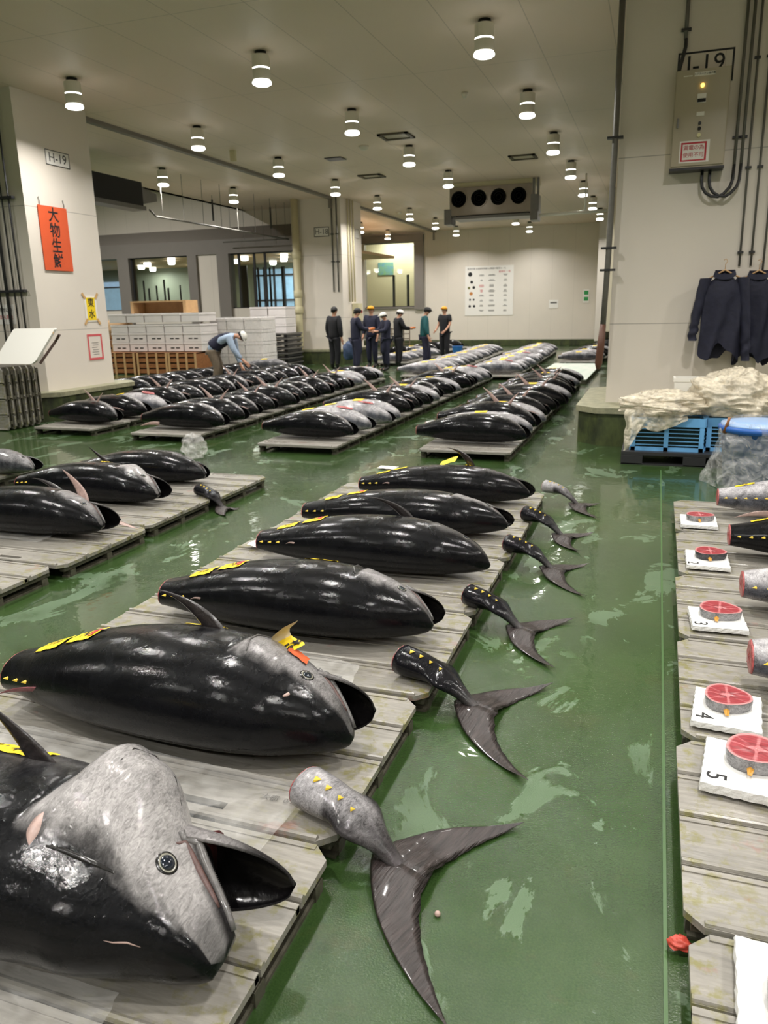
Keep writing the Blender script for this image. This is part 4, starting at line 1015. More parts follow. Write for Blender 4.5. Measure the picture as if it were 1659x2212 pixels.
def film(pts, z, label, seed=0, nx=22, ny=12):
    random.seed(seed); bm = bmesh.new(); a, b_, c_, d = [Vector((x, y, 0)) for x, y in pts]; G = []
    for i in range(nx+1):
        r = []
        for j in range(ny+1):
            u, v = i/nx, j/ny; p = a.lerp(b_, u).lerp(d.lerp(c_, u), v)
            h = abs(mnoise.noise(Vector((p.x*6+seed, p.y*6, seed))))*.018
            r.append(bm.verts.new((p.x+.01*mnoise.noise(Vector((u*5, v*5, seed))), p.y+.012*mnoise.noise(Vector((u*4, seed, v*4))), z+.012+h)))
        G.append(r)
    for i in range(nx):
        for j in range(ny): bm.faces.new((G[i][j], G[i+1][j], G[i+1][j+1], G[i][j+1]))
    o = obj('clear_plastic_film', bm, M_film, None, True); tag(o, label, 'plastic film', 'clear films under the tuna')
film([(-2.35, 1.78), (-1.0, 1.64), (-.98, 2.02), (-2.35, 2.05)], PH, 'crumpled clear film between the largest tuna and the one with the orange sticker', 3)
film([(-2.0, .98), (-1.05, 1.0), (-1.08, 1.15), (-2.0, 1.12)], PH, 'clear film under the belly of the largest foreground tuna', 5)
film([(-2.3, 2.75), (-1.1, 2.60), (-1.15, 2.90), (-2.3, 3.05)], PH, 'clear film between the tuna with the orange sticker and the third tuna', 8)
film([(-2.45, 3.75), (-1.3, 3.68), (-1.3, 3.92), (-2.45, 3.95)], PH, 'clear film between the third tuna and the closed-mouth tuna', 9)
film([(-4.9, 4.05), (-4.0, 4.05), (-4.0, 4.22), (-4.9, 4.2)], PH, 'clear film beside the gaping tuna at the left picture edge', 11)
def crumple(name, fn, m, label, cat, nu=60, nv=40, closed=True, parent=None, group=None):
    bm = bmesh.new(); G = [[bm.verts.new(fn(i/nu, j/nv)) for j in range(nv if closed else nv+1)] for i in range(nu+1)]; n = nv
    for i in range(nu):
        for j in range(n): bm.faces.new((G[i][j], G[i+1][j], G[i+1][(j+1) % len(G[0])] if closed else G[i+1][j+1], G[i][(j+1) % len(G[0])] if closed else G[i][j+1]))
    o = obj(name, bm, m, parent, True)
    if label: tag(o, label, cat, group)
    return o
def blob(c, r, amp=.25, f=2.2, seed=0., flat=.0, ridge=.5):
    c = Vector(c)
    def fn(u, v):
        th = PI*(u*.998+.001); ph = 2*PI*v; d = Vector((math.sin(th)*math.cos(ph), math.sin(th)*math.sin(ph), math.cos(th)))
        q = d*f+Vector((seed, seed*.7, 0)); n = mnoise.noise(q)*amp + (1-abs(mnoise.noise(q*2.3))*2)*amp*.35*ridge + (1-abs(mnoise.noise(q*5))*2)*amp*.13*ridge
        p = Vector((d.x*r[0], d.y*r[1], d.z*r[2]))*(1+n)
        if p.z < -flat*r[2]: p.z = -flat*r[2] + (p.z+flat*r[2])*.1
        return c+p
    return fn
# pink tub in a clear bag at the tail of the closed-mouth tuna
t = thing('pink_tub', 'small pink plastic tub in a clear bag beside the tail of the closed-mouth tuna', 'tub', (-2.13, 4.62, PH))
bm = bmesh.new(); lathe(bm, [(.062, 0), (.085, .10), (.09, .105), (.083, .105), (.07, .03)], seg=32); obj('bowl', bm, mat('translucent_pink_plastic', S(226, 170, 156), .35), t, True)
crumple('clear_bag', blob((0, 0, .075), (.115, .11, .075), .15, 2.5, 4., .95), M_bagclear, None, None, parent=t)
t = thing('pink_tub', 'pink tub in a clear bag between the black and silver tuna of the right row', 'tub', (.93, 4.52, PH))
bm = bmesh.new(); lathe(bm, [(.062, 0), (.085, .10), (.09, .105), (.083, .105), (.07, .03)], seg=32); obj('bowl', bm, MATS['translucent_pink_plastic'], t, True)
crumple('clear_bag', blob((0, 0, .075), (.115, .11, .08), .15, 2.5, 9., .95), M_bagclear, None, None, parent=t)
o = crumple('clear_bag', blob((0, 0, 0), (.12, .10, .12), .3, 2.2, 14., .9), M_bagclear, 'puffed clear bag standing on the rear tuna of the left pallets', 'plastic bag'); o.location = (-4.02, 6.12, PH+.335)
# white paper scraps
for i, (x, y, z, lab) in enumerate(((-2.42, 4.42, PH+.012, 'white paper scrap at the tail of the closed-mouth tuna'), (-2.62, 7.6, .008, 'pale plastic scrap on the wet floor behind the centre row'))):
    o = crumple('paper_scrap', lambda u, v: Vector(((u-.5)*.2, (v-.5)*.14, .012+.012*mnoise.noise(Vector((u*4+i*7, v*4, 0))))), M_paper, lab, 'scrap', 12, 8, False); o.location = (x, y, z)
for i, (x, y) in enumerate(((-.475, 1.735),)):
    o = obj('flesh_scrap', (lambda b: (bmesh.ops.create_icosphere(b, subdivisions=2, radius=.009), b)[1])(bmesh.new()), M_palefin, None, True); o.location = (x, y, .008); tag(o, 'tiny pale scrap of flesh on the floor by the nearest tail', 'scrap')
crm = crumple('red_scrap', blob((0, 0, 0), (.028, .022, .02), .4, 3, 2.), mat('crumpled_red_plastic', S(190, 74, 60), .4), 'crumpled red scrap in the gap between two right-hand pallets', 'scrap', 20, 16); crm.location = (.16, 1.81, .024)
# stamped pallet numbers
def on_pallet(s, size, loc, parent_near, rz=0.):
    best = min([o for o in C.objects if o.name.startswith('slatted_pallet')], key=lambda o: (o.location.x-loc[0])**2+(o.location.y-loc[1])**2)
    me = text_mesh(s, size, .0002); M4 = Matrix.Translation(Vector((loc[0]-best.location.x, loc[1]-best.location.y, PH-.0055+.001))) @ Matrix.Rotation(rz, 4, 'Z'); me.transform(M4)
    link('stamped_number', me, mat('stamp_grey', S(70, 66, 60), .6), best)
on_pallet('大都  0 3 8', .032, (-1.06, 1.95), None, .0)
on_pallet('1 9 0', .034, (.345, 2.72), None, 3.14)
on_pallet('0 0 9', .034, (.33, 1.765), None, 3.14)
# ---------------------------------------------------------------- the far rows of tuna
def far_variant(kind, L, b, c, fins, tag_, silver=False, head=.8, gape=1., opened=False, tube_end=True):
    F = Fish(L, b, c, gape, head, silver=silver, hx=.12, belly=.8, lift=.5, tipy=-.1, jawy=.6)
    t = thing('tuna', '', 'fish')
    link('body', F.body(44, 30), M_silver if silver else M_skin, t, True)
    obj('cut_flesh', F.cut_face(24), M_pink, t, True)
    if gape:
        bo, bi, sec = F.jaw(9, 8); j = obj('lower_jaw', bo, M_skin, t, True); paint(j.data, lambda co: Vector((.05, .05, .05)) if not silver else Vector((.2, .2, .2))); obj('jaw_lining', bi, M_mouth, j, True)
    for f in fins: obj('pectoral_fin', fin_mesh(*f[:4], f[4] if len(f) > 4 else (0, 0, 0), .012, 8), f[5] if len(f) > 5 else M_palefin, t, True)
    if tag_: 
        for u, deg, du, dd in tag_: obj('paper_tag', patch(F, u-du/2, u+du/2, deg-dd/2, deg+dd/2, .006, 4), M_yellow, t, True)
    if opened:   # gill cover cut away: a dark red oval hollow with a pale rim
        p, a, b_, n = basis_at(F, 1-.36/L, math.radians(80)); bm = bmesh.new()
        loft(bm, [[p+(a*math.cos(2*PI*k/20)*.085+b_*math.sin(2*PI*k/20)*.055)*q+n*h for k in range(20)] for q, h in ((1.2, -.004), (1.05, .012), (.92, .006), (.8, .003), (.3, .002))], True)
        bmesh.ops.recalc_face_normals(bm, faces=bm.faces); o = obj('gill_opening', bm, M_gum, t, True)
        bm = bmesh.new(); loft(bm, [[p+(a*math.cos(2*PI*k/20)*.085+b_*math.sin(2*PI*k/20)*.055)*q+n*h for k in range(20)] for q, h in ((1.28, -.004), (1.12, .016), (1.0, .012))], False)
        obj('gill_rim', bm, M_pink, o, True)
    return t, F
sB = .25
def pf(xr, tipx, tipz, w_=.07, yr=.12, m=M_palefin, zt=.3): return ((xr, yr, .2), (tipx, yr+.02, tipz), w_, (1, 0, .2), (0, 0, .02), m)
KIND = {
 'dark_fin': far_variant('d', 1.22, .20, .165, [pf(.16, -.10, .46), pf(.22, .40, .44, .06, -.02), pf(.30, .60, .16, .07, .14)], [(.25, 70, .10, 26)]),
 'dark': far_variant('d', 1.22, .19, .16, [], [(.2, 70, .12, 20)], head=.9),
 'dark_bright': far_variant('d', 1.2, .19, .16, [pf(.18, -.05, .3, .06), ((-.25, -.17, .06), (-.5, -.24, .03), .05, (.3, -.1, 1), (0, 0, .02), M_palefin)], None, head=1.),
 'silver': far_variant('s', 1.25, .17, .14, [pf(.2, -.02, .26, .06, .1, M_fin)], [(.52, 84, .11, 60)], silver=1, gape=0),
 'silver_open': far_variant('s', 1.25, .18, .15, [], [(.35, 84, .12, 56)], silver=1, gape=1, opened=True),
 'frozen': far_variant('f', 1.2, .15, .13, [pf(.2, .05, .24, .05)], [(.5, 85, .13, 62)], silver=2, gape=0),
}
DECKF = pallet_mesh(1.05, .93, 4, .1, False); RUNF = [runner_mesh(1.05, .93, .1, x) for x in (-.48, .48)]
used_k = set(); rf = random.Random(11)
DESC = {'dark_fin': 'black tuna, pale fins raised', 'dark': 'plain black tuna', 'dark_bright': 'black tuna, whitish head', 'silver': 'silver tuna, yellow tag', 'silver_open': 'silver tuna, gill cut open', 'frozen': 'dull grey tuna, yellow tag'}
def far_fish(kind, x, y, z, rz, sc_, label, group):
    src = KIND[kind][0]
    o = src if kind not in used_k else copy_tree(src); used_k.add(kind)
    o.location = (x, y, z); o.rotation_euler = (rf.uniform(-.05, .05), 0, rz); o.scale = (sc_, sc_, sc_)
    o['label'] = label; o['group'] = group; o['category'] = 'fish'
    return o
def far_row(name, xc, y0, seq, step, shift=0., sc_=1., rz0=0., pal=True, palw=1., group=None, zoff=0.):
    n = len(seq); y = y0
    for i, k in enumerate(seq):
        if k is None: y += step; continue
        x = xc + shift*i + rf.uniform(-.05, .05)
        s_ = sc_*rf.uniform(1.0, 1.12)
        far_fish(k, x, y, PH+.004+zoff+rf.uniform(0, .015), rz0+rf.uniform(-.2, .16), s_, '%s, %s from near end, %s' % (DESC[k], ordn[i], name), group or 'tuna in the %s' % name)
        y += step*rf.uniform(.95, 1.05)
    if pal:
        q = 0; yy = y0-.05
        while yy < y:
            t = pallet(xc+.02+shift*(q*.93/step), yy, 'slatted pallet, %s from near end, %s' % (ordn[q], name), 'pallets of the %s' % name, 0, deck=DECKF, runs=RUNF, sx=palw); yy += .94; q += 1
S_, O_, D_, F_, B_, Z_ = 'silver', 'silver_open', 'dark', 'dark_fin', 'dark_bright', 'frozen'
far_row('rightmost far row', -1.98, 8.78, [D_, S_, F_, S_, F_, D_, F_, B_, S_, F_, D_, F_, S_, B_, S_], .54, group='tuna in the rightmost far row')
far_row('third far row', -4.02, 8.72, [D_, O_, O_, S_, F_, B_, F_, S_, B_, D_, S_, F_, D_, S_, O_, S_], .54, .0)
far_row('second far row', -6.15, 9.10, [B_, F_, D_, F_, F_, D_, B_, F_, D_, F_, S_, S_, B_, S_], .58, -.02)
far_row('first far row', -7.95, 9.28, [F_, B_, O_, F_, B_, D_, B_, F_, D_, B_, D_, B_, D_], .60, -.02)
far_row('row by the bending man', -9.9, 12.8, [D_, B_, D_, D_, B_, D_, D_, D_], .62, .02, rz0=.1)
# second block, beyond the aisle
far_row('back row on the right', -2.1, 23.2, [Z_, S_, D_, D_, Z_, S_, D_, Z_, D_, Z_, D_, D_], .62, .05, .95)
far_row('back row beside the white sheet', -3.55, 18.4, [O_, S_, Z_, S_, Z_, O_, S_, Z_, Z_, S_, Z_, Z_, S_, Z_, S_, Z_], .62, -.02, 1.0)
far_row('middle back row', -5.25, 18.2, [S_, S_, Z_, S_, Z_, Z_, S_, Z_, Z_, S_, Z_, Z_, Z_, S_], .68, -.03, .95)
far_row('back row by the standing group', -7.45, 22.6, [S_, S_, Z_, Z_, S_, Z_], .60, .02, .85)
far_row('back row by the far kerb', -8.3, 25.6, [D_, Z_, B_, D_, Z_, B_], .92, .10, .95)
far_fish('frozen', -10.1, 19.15, PH+.004, .1, 1.15, 'lone dull grey tuna on the pallet in front of the stacked metal pallets', 'lone tuna')
pallet(-10.1, 19.15, 'low pallet under the lone grey tuna in front of the metal pallet stack', 'pallet of the lone tuna', sx=1.15, deck=DECKF, runs=RUNF)
# flat white pallet with coloured ice sheet
t = thing('white_sheet_pallet', 'low pallet covered by a white sheet with pale red and green streaks', 'pallet', (-2.0, 19.6, 0))
obj('base', boxbm(-.62, .62, -2.4, 2.4, 0, .09, .01), M_runner, t)
obj('sheet', boxbm(-.63, .63, -2.41, 2.41, .09, .11, .005), mat('stained_white_sheet', S(226, 224, 216), .4, var=.45, scale=2.2, col2=S(186, 206, 190), stretch=(2, .6, 1)), t)

# ---------------------------------------------------------------- people
M_skinc = mat('skin_tone', S(196, 148, 122), .55)
M_hair = mat('black_hair', S(24, 22, 22), .5)
M_navy = mat('navy_workwear', S(28, 30, 52), .8, var=.25, scale=12)
M_blackcloth = mat('black_workwear', S(20, 20, 26), .8, var=.25, scale=12)
M_teal = mat('teal_jacket_cloth', S(22, 84, 88), .7, var=.2, scale=12)
M_sky = mat('pale_blue_shirt', S(160, 178, 200), .75, var=.12, scale=12)
M_khaki = mat('khaki_trousers', S(106, 94, 78), .8, var=.2, scale=12)
M_boot = mat('black_rubber_boot', S(18, 18, 19), .3, coat=.3)
M_capo = mat('orange_cap_cloth', S(226, 160, 32), .6)
M_glove = mat('orange_rubber_glove', S(206, 112, 34), .5)
def skin_mesh(verts, edges, radii, root=0, sub=2):
    me = bpy.data.meshes.new('s'); me.from_pydata([Vector(v) for v in verts], edges, []); o = bpy.data.objects.new('s', me); C.objects.link(o)
    md = o.modifiers.new('k', 'SKIN'); md.use_smooth_shade = True
    for i, r in enumerate(radii):
        sv = me.skin_vertices[0].data[i]; sv.radius = r if isinstance(r, tuple) else (r, r); sv.use_root = (i == root)
    s2 = o.modifiers.new('s', 'SUBSURF'); s2.levels = sub; s2.render_levels = sub
    dg = bpy.context.evaluated_depsgraph_get(); dg.update(); out = bpy.data.meshes.new_from_object(o.evaluated_get(dg)); bpy.data.objects.remove(o); return out
STAND = dict(pelvis=(0, 0, .93), waist=(0, 0, 1.08), chest=(0, .0, 1.28), neck=(0, .01, 1.45), head=(0, .03, 1.58), crown=(0, .03, 1.66),
             sh=(.18, 0, 1.40), el=(.24, -.01, 1.13), wr=(.24, .07, .90), hand=(.24, .10, .83), hip=(.09, 0, .90), knee=(.10, .02, .50), ank=(.10, -.02, .09), toe=(.11, .16, .04))
def person(label, loc, rz, top, bottom, cap=None, hairm=None, pose=None, short=False, vest=None, glove=None, height=1., group=None, apron=None, shoe=None):
    P = dict(STAND); L_ = {}; 
    if pose: P.update(pose)
    def side(k, s_):
        kk = k + ('_l' if s_ < 0 else '_r')
        if kk in P: return Vector(P[kk])
        v = Vector(P[k]); v.x *= s_; return v
    V = []; E_ = []; Rd = []
    def add(p, r, par=None):
        V.append(Vector(p)); Rd.append(r); 
        if par is not None: E_.append((par, len(V)-1))
        return len(V)-1
    t = thing('person', label, 'person', loc, rz, group); t.scale = (height,)*3
    # continuous body
    i0 = add(P['pelvis'], (.13, .095)); i1 = add(P['waist'], (.115, .08), i0); i2 = add(P['chest'], (.135, .095), i1)
    i3 = add(P['neck'], .055, i2); hd = Vector(P['head']); nk = Vector(P['neck']); cr = Vector(P['crown'])
    i4 = add(nk.lerp(hd, .45), .05, i3); i5 = add(hd, (.072, .085), i4); i6 = add(cr, (.066, .078), i5)
    fwd = Vector(P.get('face', (0, 1, 0)))
    add(hd + fwd*.085 + Vector((0, 0, -.012)), .014, i5)                       # nose
    for s_ in (-1, 1):
        add(hd + Vector((s_*.082, -.01, -.01)), .014, i5)                      # ears
        a = add(side('sh', s_), .055, i2); b = add(side('el', s_), .042, a); w_ = add(side('wr', s_), .029, b); h = add(side('hand', s_), (.034, .02), w_)
        d = (side('hand', s_)-side('wr', s_)).normalized(); sidev = d.cross(Vector((s_, .3, .2))).normalized()
        for q, ln in ((-1.5, .062), (-.5, .075), (.5, .072), (1.5, .055)):
            k1 = add(side('hand', s_)+d*.035+sidev*q*.017, .0088, h); k2 = add(V[k1]+d*ln*.5+fwd*.006, .008, k1); add(V[k2]+d*ln*.38+fwd*.014, .0065, k2)
        k1 = add(side('hand', s_)-d*.01+sidev*-.036+fwd*.02, .010, h); add(V[k1]+d*.035+sidev*-.012+fwd*.015, .008, k1)
        hp = add(side('hip', s_), .085, i0); kn = add(side('knee', s_), .055, hp); an = add(side('ank', s_), .04, kn); add(side('toe', s_), .035, an)
    me = skin_mesh(V, E_, Rd, 0, 1); link('body', me, M_skinc, t)
    bm = bmesh.new()
    for s_ in (-1, 1):
        p = hd + fwd*.078 + Vector((s_*.030, 0, .012)); bmesh.ops.create_icosphere(bm, subdivisions=1, radius=.009, matrix=Matrix.Translation(p))
    obj('eyes', bm, M_black, t)
    # hair or cap
    bm = bmesh.new(); up = (cr-hd).normalized()
    ax = fwd; sx_ = up.cross(ax).normalized(); ax = sx_.cross(up)
    def dome(r, h0, zsc, m_, nm, brim=False):
        bm = bmesh.new(); rings = []
        for i in range(7):
            th = lerp(PI*.56, .02, i/6)
            rings.append([hd + up*(h0+math.cos(th)*zsc) + (sx_*math.cos(2*PI*k/18)*.92 + ax*math.sin(2*PI*k/18)*1.08)*r*math.sin(th) - (ax*.012 if nm == 'hair' else Vector()) + (up*-.035*max(0, -math.sin(2*PI*k/18)) if i == 0 and nm == 'hair' else Vector()) for k in range(18)])
        loft(bm, rings, True)
        if brim:
            loft(bm, [[hd+up*(h0+.005+dz)+sx_*x*.075+ax*(.085+y*.075) for x, y in ((-1, -.4), (-.9, .5), (-.4, 1), (.4, 1), (.9, .5), (1, -.4))] for dz in (0, .006)], True)
        obj(nm, bm, m_, t, True)
    dome(.094, .018, .098, hairm or M_hair, 'hair')
    if cap: dome(.103, .045, .082, cap, 'cap', True)
    # clothes follow the same joints
    def garment(nm, pts, m_, sub=1):
        v = []; e = []; r = []; idx = {}
        for key, p, rad, par in pts:
            v.append(p); r.append(rad); idx[key] = len(v)-1
            if par: e.append((idx[par], idx[key]))
        link(nm, skin_mesh(v, e, r, 0, sub), m_, t)
    ch = Vector(P['chest']); pv = Vector(P['pelvis']); wa = Vector(P['waist'])
    def toppts(k=1., arms=True, ln=1.):
        pts = [('p', pv.lerp(wa, .0)+Vector((0, 0, -.12*ln)), (.185*k, .15*k), None), ('q', pv.lerp(wa, .3), (.185*k, .15*k), 'p'), ('w', wa, (.18*k, .14*k), 'q'), ('c', ch, (.19*k, .145*k), 'w'), ('n', nk.lerp(ch, .25), (.095*k, .08*k), 'c')]
        if arms:
            for s_ in (-1, 1):
                q = '_%d' % s_; sh, el, wr = side('sh', s_), side('el', s_), side('wr', s_)
                pts += [('s'+q, sh, .088*k, 'c'), ('e'+q, el if not short else sh.lerp(el, .75), .072*k, 's'+q)]
                if not short: pts += [('r'+q, el.lerp(wr, .9), .052*k, 'e'+q)]
        return pts
    garment('jacket' if not short else 'polo_shirt', toppts(), top)
    if vest: garment('vest', toppts(1.13, False, .0) + [('v_%d' % s_, side('sh', s_).lerp(ch, .25), .115, 'c') for s_ in (-1, 1)], vest)
    tp = [('p', pv+Vector((0, 0, .05)), (.165, .13), None)]
    for s_ in (-1, 1):
        q = '_%d' % s_; tp += [('h'+q, side('hip', s_)+Vector((0, 0, -.05)), .115, 'p'), ('k'+q, side('knee', s_), .088, 'h'+q), ('a'+q, side('knee', s_).lerp(side('ank', s_), .85), .062, 'k'+q)]
    garment('trousers', tp, bottom)
    if apron: garment('apron', [('a', pv+Vector((0, .05, .1)), (.17, .11), None), ('b', pv+Vector((0, .05, -.25)), (.18, .12), 'a'), ('c', pv+Vector((0, .05, -.48)), (.17, .13), 'b')], apron)
    for s_ in (-1, 1):
        an, to = side('ank', s_), side('toe', s_); v = [an+Vector((0, 0, .16)), an, Vector((to.x, to.y-.06, .045)), Vector((to.x, to.y, .035))]
        link('boot', skin_mesh(v, [(0, 1), (1, 2), (2, 3)], [.058, .052, .05, .04], 0, 1), shoe or M_boot, t)
        if glove:
            h = side('hand', s_); d = (h-side('wr', s_)).normalized(); o_ = link('glove', skin_mesh([side('wr', s_), h, h+d*.07, h+d*.12], [(0, 1), (1, 2), (2, 3)], [.036, (.046, .032), (.04, .026), .02], 0, 1), glove, t)
    return t
person('man in dark jacket and trousers seen from behind, standing alone left of the group', (-8.5, 20.3, 0), -.4, M_blackcloth, M_blackcloth, pose=dict(el=(.25, -.02, 1.12), wr=(.23, .04, .86), hand=(.23, .06, .78), head=(.02, .02, 1.59), crown=(.02, .01, 1.67)), height=1.03)
o = crumple('cloth_bag', blob((0, 0, 0), (.16, .12, .26), .2, 2, 3., .95), mat('blue_grey_bag', S(58, 76, 108), .6, var=.3, scale=9), 'blue and white carrier bag held low by the man in the dark jacket', 'bag', 24, 18); o.location = (-8.05, 20.2, .55)
armsf = dict(el=(.22, .10, 1.16), wr=(.14, .34, 1.14), hand=(.11, .41, 1.15))
person('person in navy coat and cap with bare forearms, left of the standing group', (-7.55, 19.5, 0), -.9, M_navy, M_navy, cap=M_black, pose=dict(head=(0, .06, 1.57), crown=(0, .07, 1.65), **armsf), apron=M_navy, glove=M_glove)
person('person with an orange cap standing behind the navy group', (-7.75, 21.3, 0), 2.9, M_navy, M_navy, cap=M_capo, height=1.03)
person('person in navy with a white cap in the middle of the group', (-7.0, 20.35, 0), 2.3, M_navy, M_navy, cap=M_white, pose=dict(head=(0, .07, 1.55), crown=(0, .09, 1.63), **armsf), apron=M_navy, height=.94)
person('person in black with a white headband and orange gloves, right of the group', (-6.95, 21.3, 0), -.9, M_blackcloth, M_blackcloth, cap=M_paper, pose=dict(head=(0, .06, 1.56), crown=(0, .08, 1.64), **armsf), glove=M_glove, height=.97)
person('person in a teal jacket and dark cap looking down, walking right', (-6.2, 21.4, 0), -1.2, M_teal, M_navy, cap=M_black, pose=dict(head=(0, .08, 1.56), crown=(0, .11, 1.64), knee_l=(-.1, .1, .5), ank_l=(-.1, .14, .09), toe_l=(-.11, .3, .04)))
person('person in dark polo shirt and orange cap facing the camera, right of the teal jacket', (-6.35, 24.2, 0), 2.7, M_blackcloth, M_blackcloth, cap=M_capo, short=True, pose=dict(el=(.23, .02, 1.15), wr=(.20, .20, .98), hand=(.18, .27, .94)), height=1.0)
bend = dict(pelvis=(0, -.05, .88), waist=(0, .07, .99), chest=(0, .30, 1.10), neck=(0, .46, 1.13), head=(0, .58, 1.10), crown=(0, .65, 1.12), face=(0, .35, -.94),
            sh=(.18, .36, 1.09), el=(.19, .46, .82), wr=(.14, .62, .62), hand=(.13, .68, .56), el_l=(-.19, .40, .80), wr_l=(-.14, .50, .50), hand_l=(-.13, .54, .43), hip=(.09, -.05, .85), knee=(.11, .06, .48), ank=(.12, -.04, .09), toe=(.13, .13, .04))
person('man bending over the fish in a dark vest, pale blue sleeves, khaki trousers and cap', (-9.12, 15.0, 0), -1.3, M_sky, M_khaki, cap=M_white, pose=bend, vest=M_navy, height=1.03)
# ---------------------------------------------------------------- signs on the pillars
FX, FY = ((0, 1, 0), (0, 0, 1)), ((1, 0, 0), (0, 0, 1))      # reading/up directions on faces looking +x and -y
def sign_east(name, label, cat, y0, y1, z0, z1, m, x=-9.298, th=.006, border=None, bw=.02):
    t = thing(name, label, cat, (x, (y0+y1)/2, z0)); hy = (y1-y0)/2; h = z1-z0
    obj('panel', boxbm(0, th, -hy, hy, 0, h, .001), m, t)
    if border:
        bm = bmesh.new()
        for a in ((-hy, hy, 0, bw), (-hy, hy, h-bw, h), (-hy, -hy+bw, bw, h-bw), (hy-bw, hy, bw, h-bw)): box(bm, th, th+.002, *a)
        obj('border', bm, border, t)
    return t
def sign_south(name, label, cat, x0, x1, z0, z1, m, y=10.108, th=.006, border=None, bw=.02, group=None):
    t = thing(name, label, cat, ((x0+x1)/2, y, z0), 0, group); hx = (x1-x0)/2; h = z1-z0
    obj('panel', boxbm(-hx, hx, -th, 0, 0, h), m, t)
    if border:
        bm = bmesh.new()
        for a in ((-hx, hx, 0, bw), (-hx, hx, h-bw, h), (-hx, -hx+bw, bw, h-bw), (hx-bw, hx, bw, h-bw)): box(bm, a[0], a[1], -th-.002, -th, a[2], a[3])
        obj('border', bm, border, t)
    return t
t = sign_east('pillar_sign', 'white H-19 sign high on the left pillar', 'sign', 10.68, 11.22, 3.97, 4.20, M_paper, border=M_dark, bw=.012)
put_text('lettering', 'H-19', .20, M_dark, (.006, 0, .115), *FX, parent=t)
t = sign_south('pillar_sign', 'white I-19 sign partly behind the control box on the right pillar', 'sign', .02, .60, 4.0, 4.33, M_wall, border=M_ink, bw=.02)
put_text('lettering', 'I-19', .26, M_ink, (.0, -.006, .19), *FY, parent=t)
t = sign_south('pillar_sign', 'white H-18 sign on the front of the middle pillar', 'sign', -10.18, -9.68, 3.84, 4.12, M_paper, y=22.99, border=M_dark, bw=.02)
put_text('lettering', 'H-18', .22, M_dark, (0, -.006, .14), *FY, parent=t)
t = sign_east('pillar_sign', 'small white sign on the lit side of the middle pillar', 'sign', 24.2, 24.55, 3.86, 4.14, M_paper, border=M_grey, bw=.015)
t = sign_east('orange_banner', 'orange banner with black brush characters hanging on the left pillar', 'banner', 10.36, 11.0, 2.36, 3.34, mat('orange_banner_cloth', S(212, 86, 42), .7, var=.05, scale=4), x=-9.285, th=.008)
for i, ch in enumerate('大物生鮮'): put_text('brush_character', ch, .235, M_ink, (.008, .0, .98-.14-i*.235), *FX, parent=t, bold=.004)
bm = bmesh.new()
for y in (-.27, .27): tube(bm, [(0, y, .97), (.012, y, 1.02), (.0, y-.01, 1.09), (-.008, y+.01, 1.10)], .006, 6)
obj('hanging_hooks', bm, M_grey, t)
t = sign_east('yellow_notice', 'yellow paper notice taped at its corners to the left pillar', 'notice', 11.20, 11.50, 1.54, 1.97, M_paper)
obj('yellow_field', boxbm(.006, .008, -.11, .11, .025, .405), M_yellow, t)
for i, ch in enumerate('東水'): put_text('brush_character', ch, .16, M_ink, (.008, 0, .31-i*.19), *FX, parent=t, bold=.002)
M_tape = mat('brown_tape', S(206, 166, 110), .5)
for y, z, r in ((-.16, .43, .7), (.16, .43, -.7), (-.16, 0, -.7), (.16, 0, .7)):
    bm = bmesh.new(); box(bm, .008, .010, -.022, .022, -.06, .06); bmesh.ops.transform(bm, matrix=Matrix.Translation((0, y, z)) @ Matrix.Rotation(r, 4, 'X'), verts=bm.verts); obj('tape_strip', bm, M_tape, t)
t = sign_east('red_framed_notice', 'small printed notice in a red tape frame low on the left pillar', 'notice', 11.16, 11.54, .89, 1.33, M_wall, border=mat('red_tape', S(206, 92, 96), .5), bw=.038)
for i in range(6): obj('text_line', boxbm(.006, .008, -.09+.02*(i % 2), .08-.03*(i == 2), .29-.04*i, .297-.04*i), M_grey, t)
t = sign_south('white_notice', 'white printed notice at the left picture edge below the pipes', 'notice', -10.25, -9.77, 1.53, 1.84, M_paper)
put_text('lettering', '関係者以外', .075, M_ink, (0.02, -.006, .22), *FY, parent=t); put_text('lettering', '立入禁止', .075, M_red, (.06, -.006, .11), *FY, parent=t)
# back wall
t = sign_south('notice_board', 'large white poster with a table of pictures on the back wall', 'poster', -8.2, -6.05, 1.3, 3.4, M_paper, y=34.79)
r0 = random.Random(4)
for x, z, w_, h_, m_ in ((-.85, 1.88, .30, .3, M_ink), (-.78, 1.55, .2, .2, M_ink), (-.9, 1.30, .18, .16, mat('olive_print', S(110, 110, 60), .6)), (-.68, 1.32, .2, .18, M_ink), (-.8, 1.06, .24, .22, mat('orange_print', S(196, 130, 70), .6)), (-.85, .8, .14, .26, M_dark), (-.68, .8, .14, .26, M_dark), (-.86, .52, .18, .16, M_dark), (-.66, .52, .18, .14, M_dark)):
    bm = bmesh.new(); bmesh.ops.create_circle(bm, cap_ends=True, segments=14, radius=w_*.32, matrix=Matrix.Translation((x, -.009, z-.12)) @ Matrix.Rotation(PI/2, 4, 'X')); obj('printed_picture', bm, m_, t)
put_text('heading', '豊洲市場 水産卸売場棟 入場者の着用ルール', .088, M_ink, (-.12, -.006, 1.98), *FY, parent=t); put_text('heading', '着用可 一覧', .10, M_red, (.68, -.006, 1.84), *FY, parent=t)
bm = bmesh.new(); bm2 = bmesh.new()
for i in range(8):
    z = 1.72-.215*i
    for x0, x1 in ((-.45, -.22), (-.05, .28), (.62, .82)):
        for q in range(2 if i not in (2, 3) else 3):
            b_ = bm2 if (i in (2, 3) and x0 < -.3) else bm
            e = r0.uniform(0, .08); box(b_, x0+e, x1-e, -.009, -.006, z-.04*q, z-.04*q+.018)
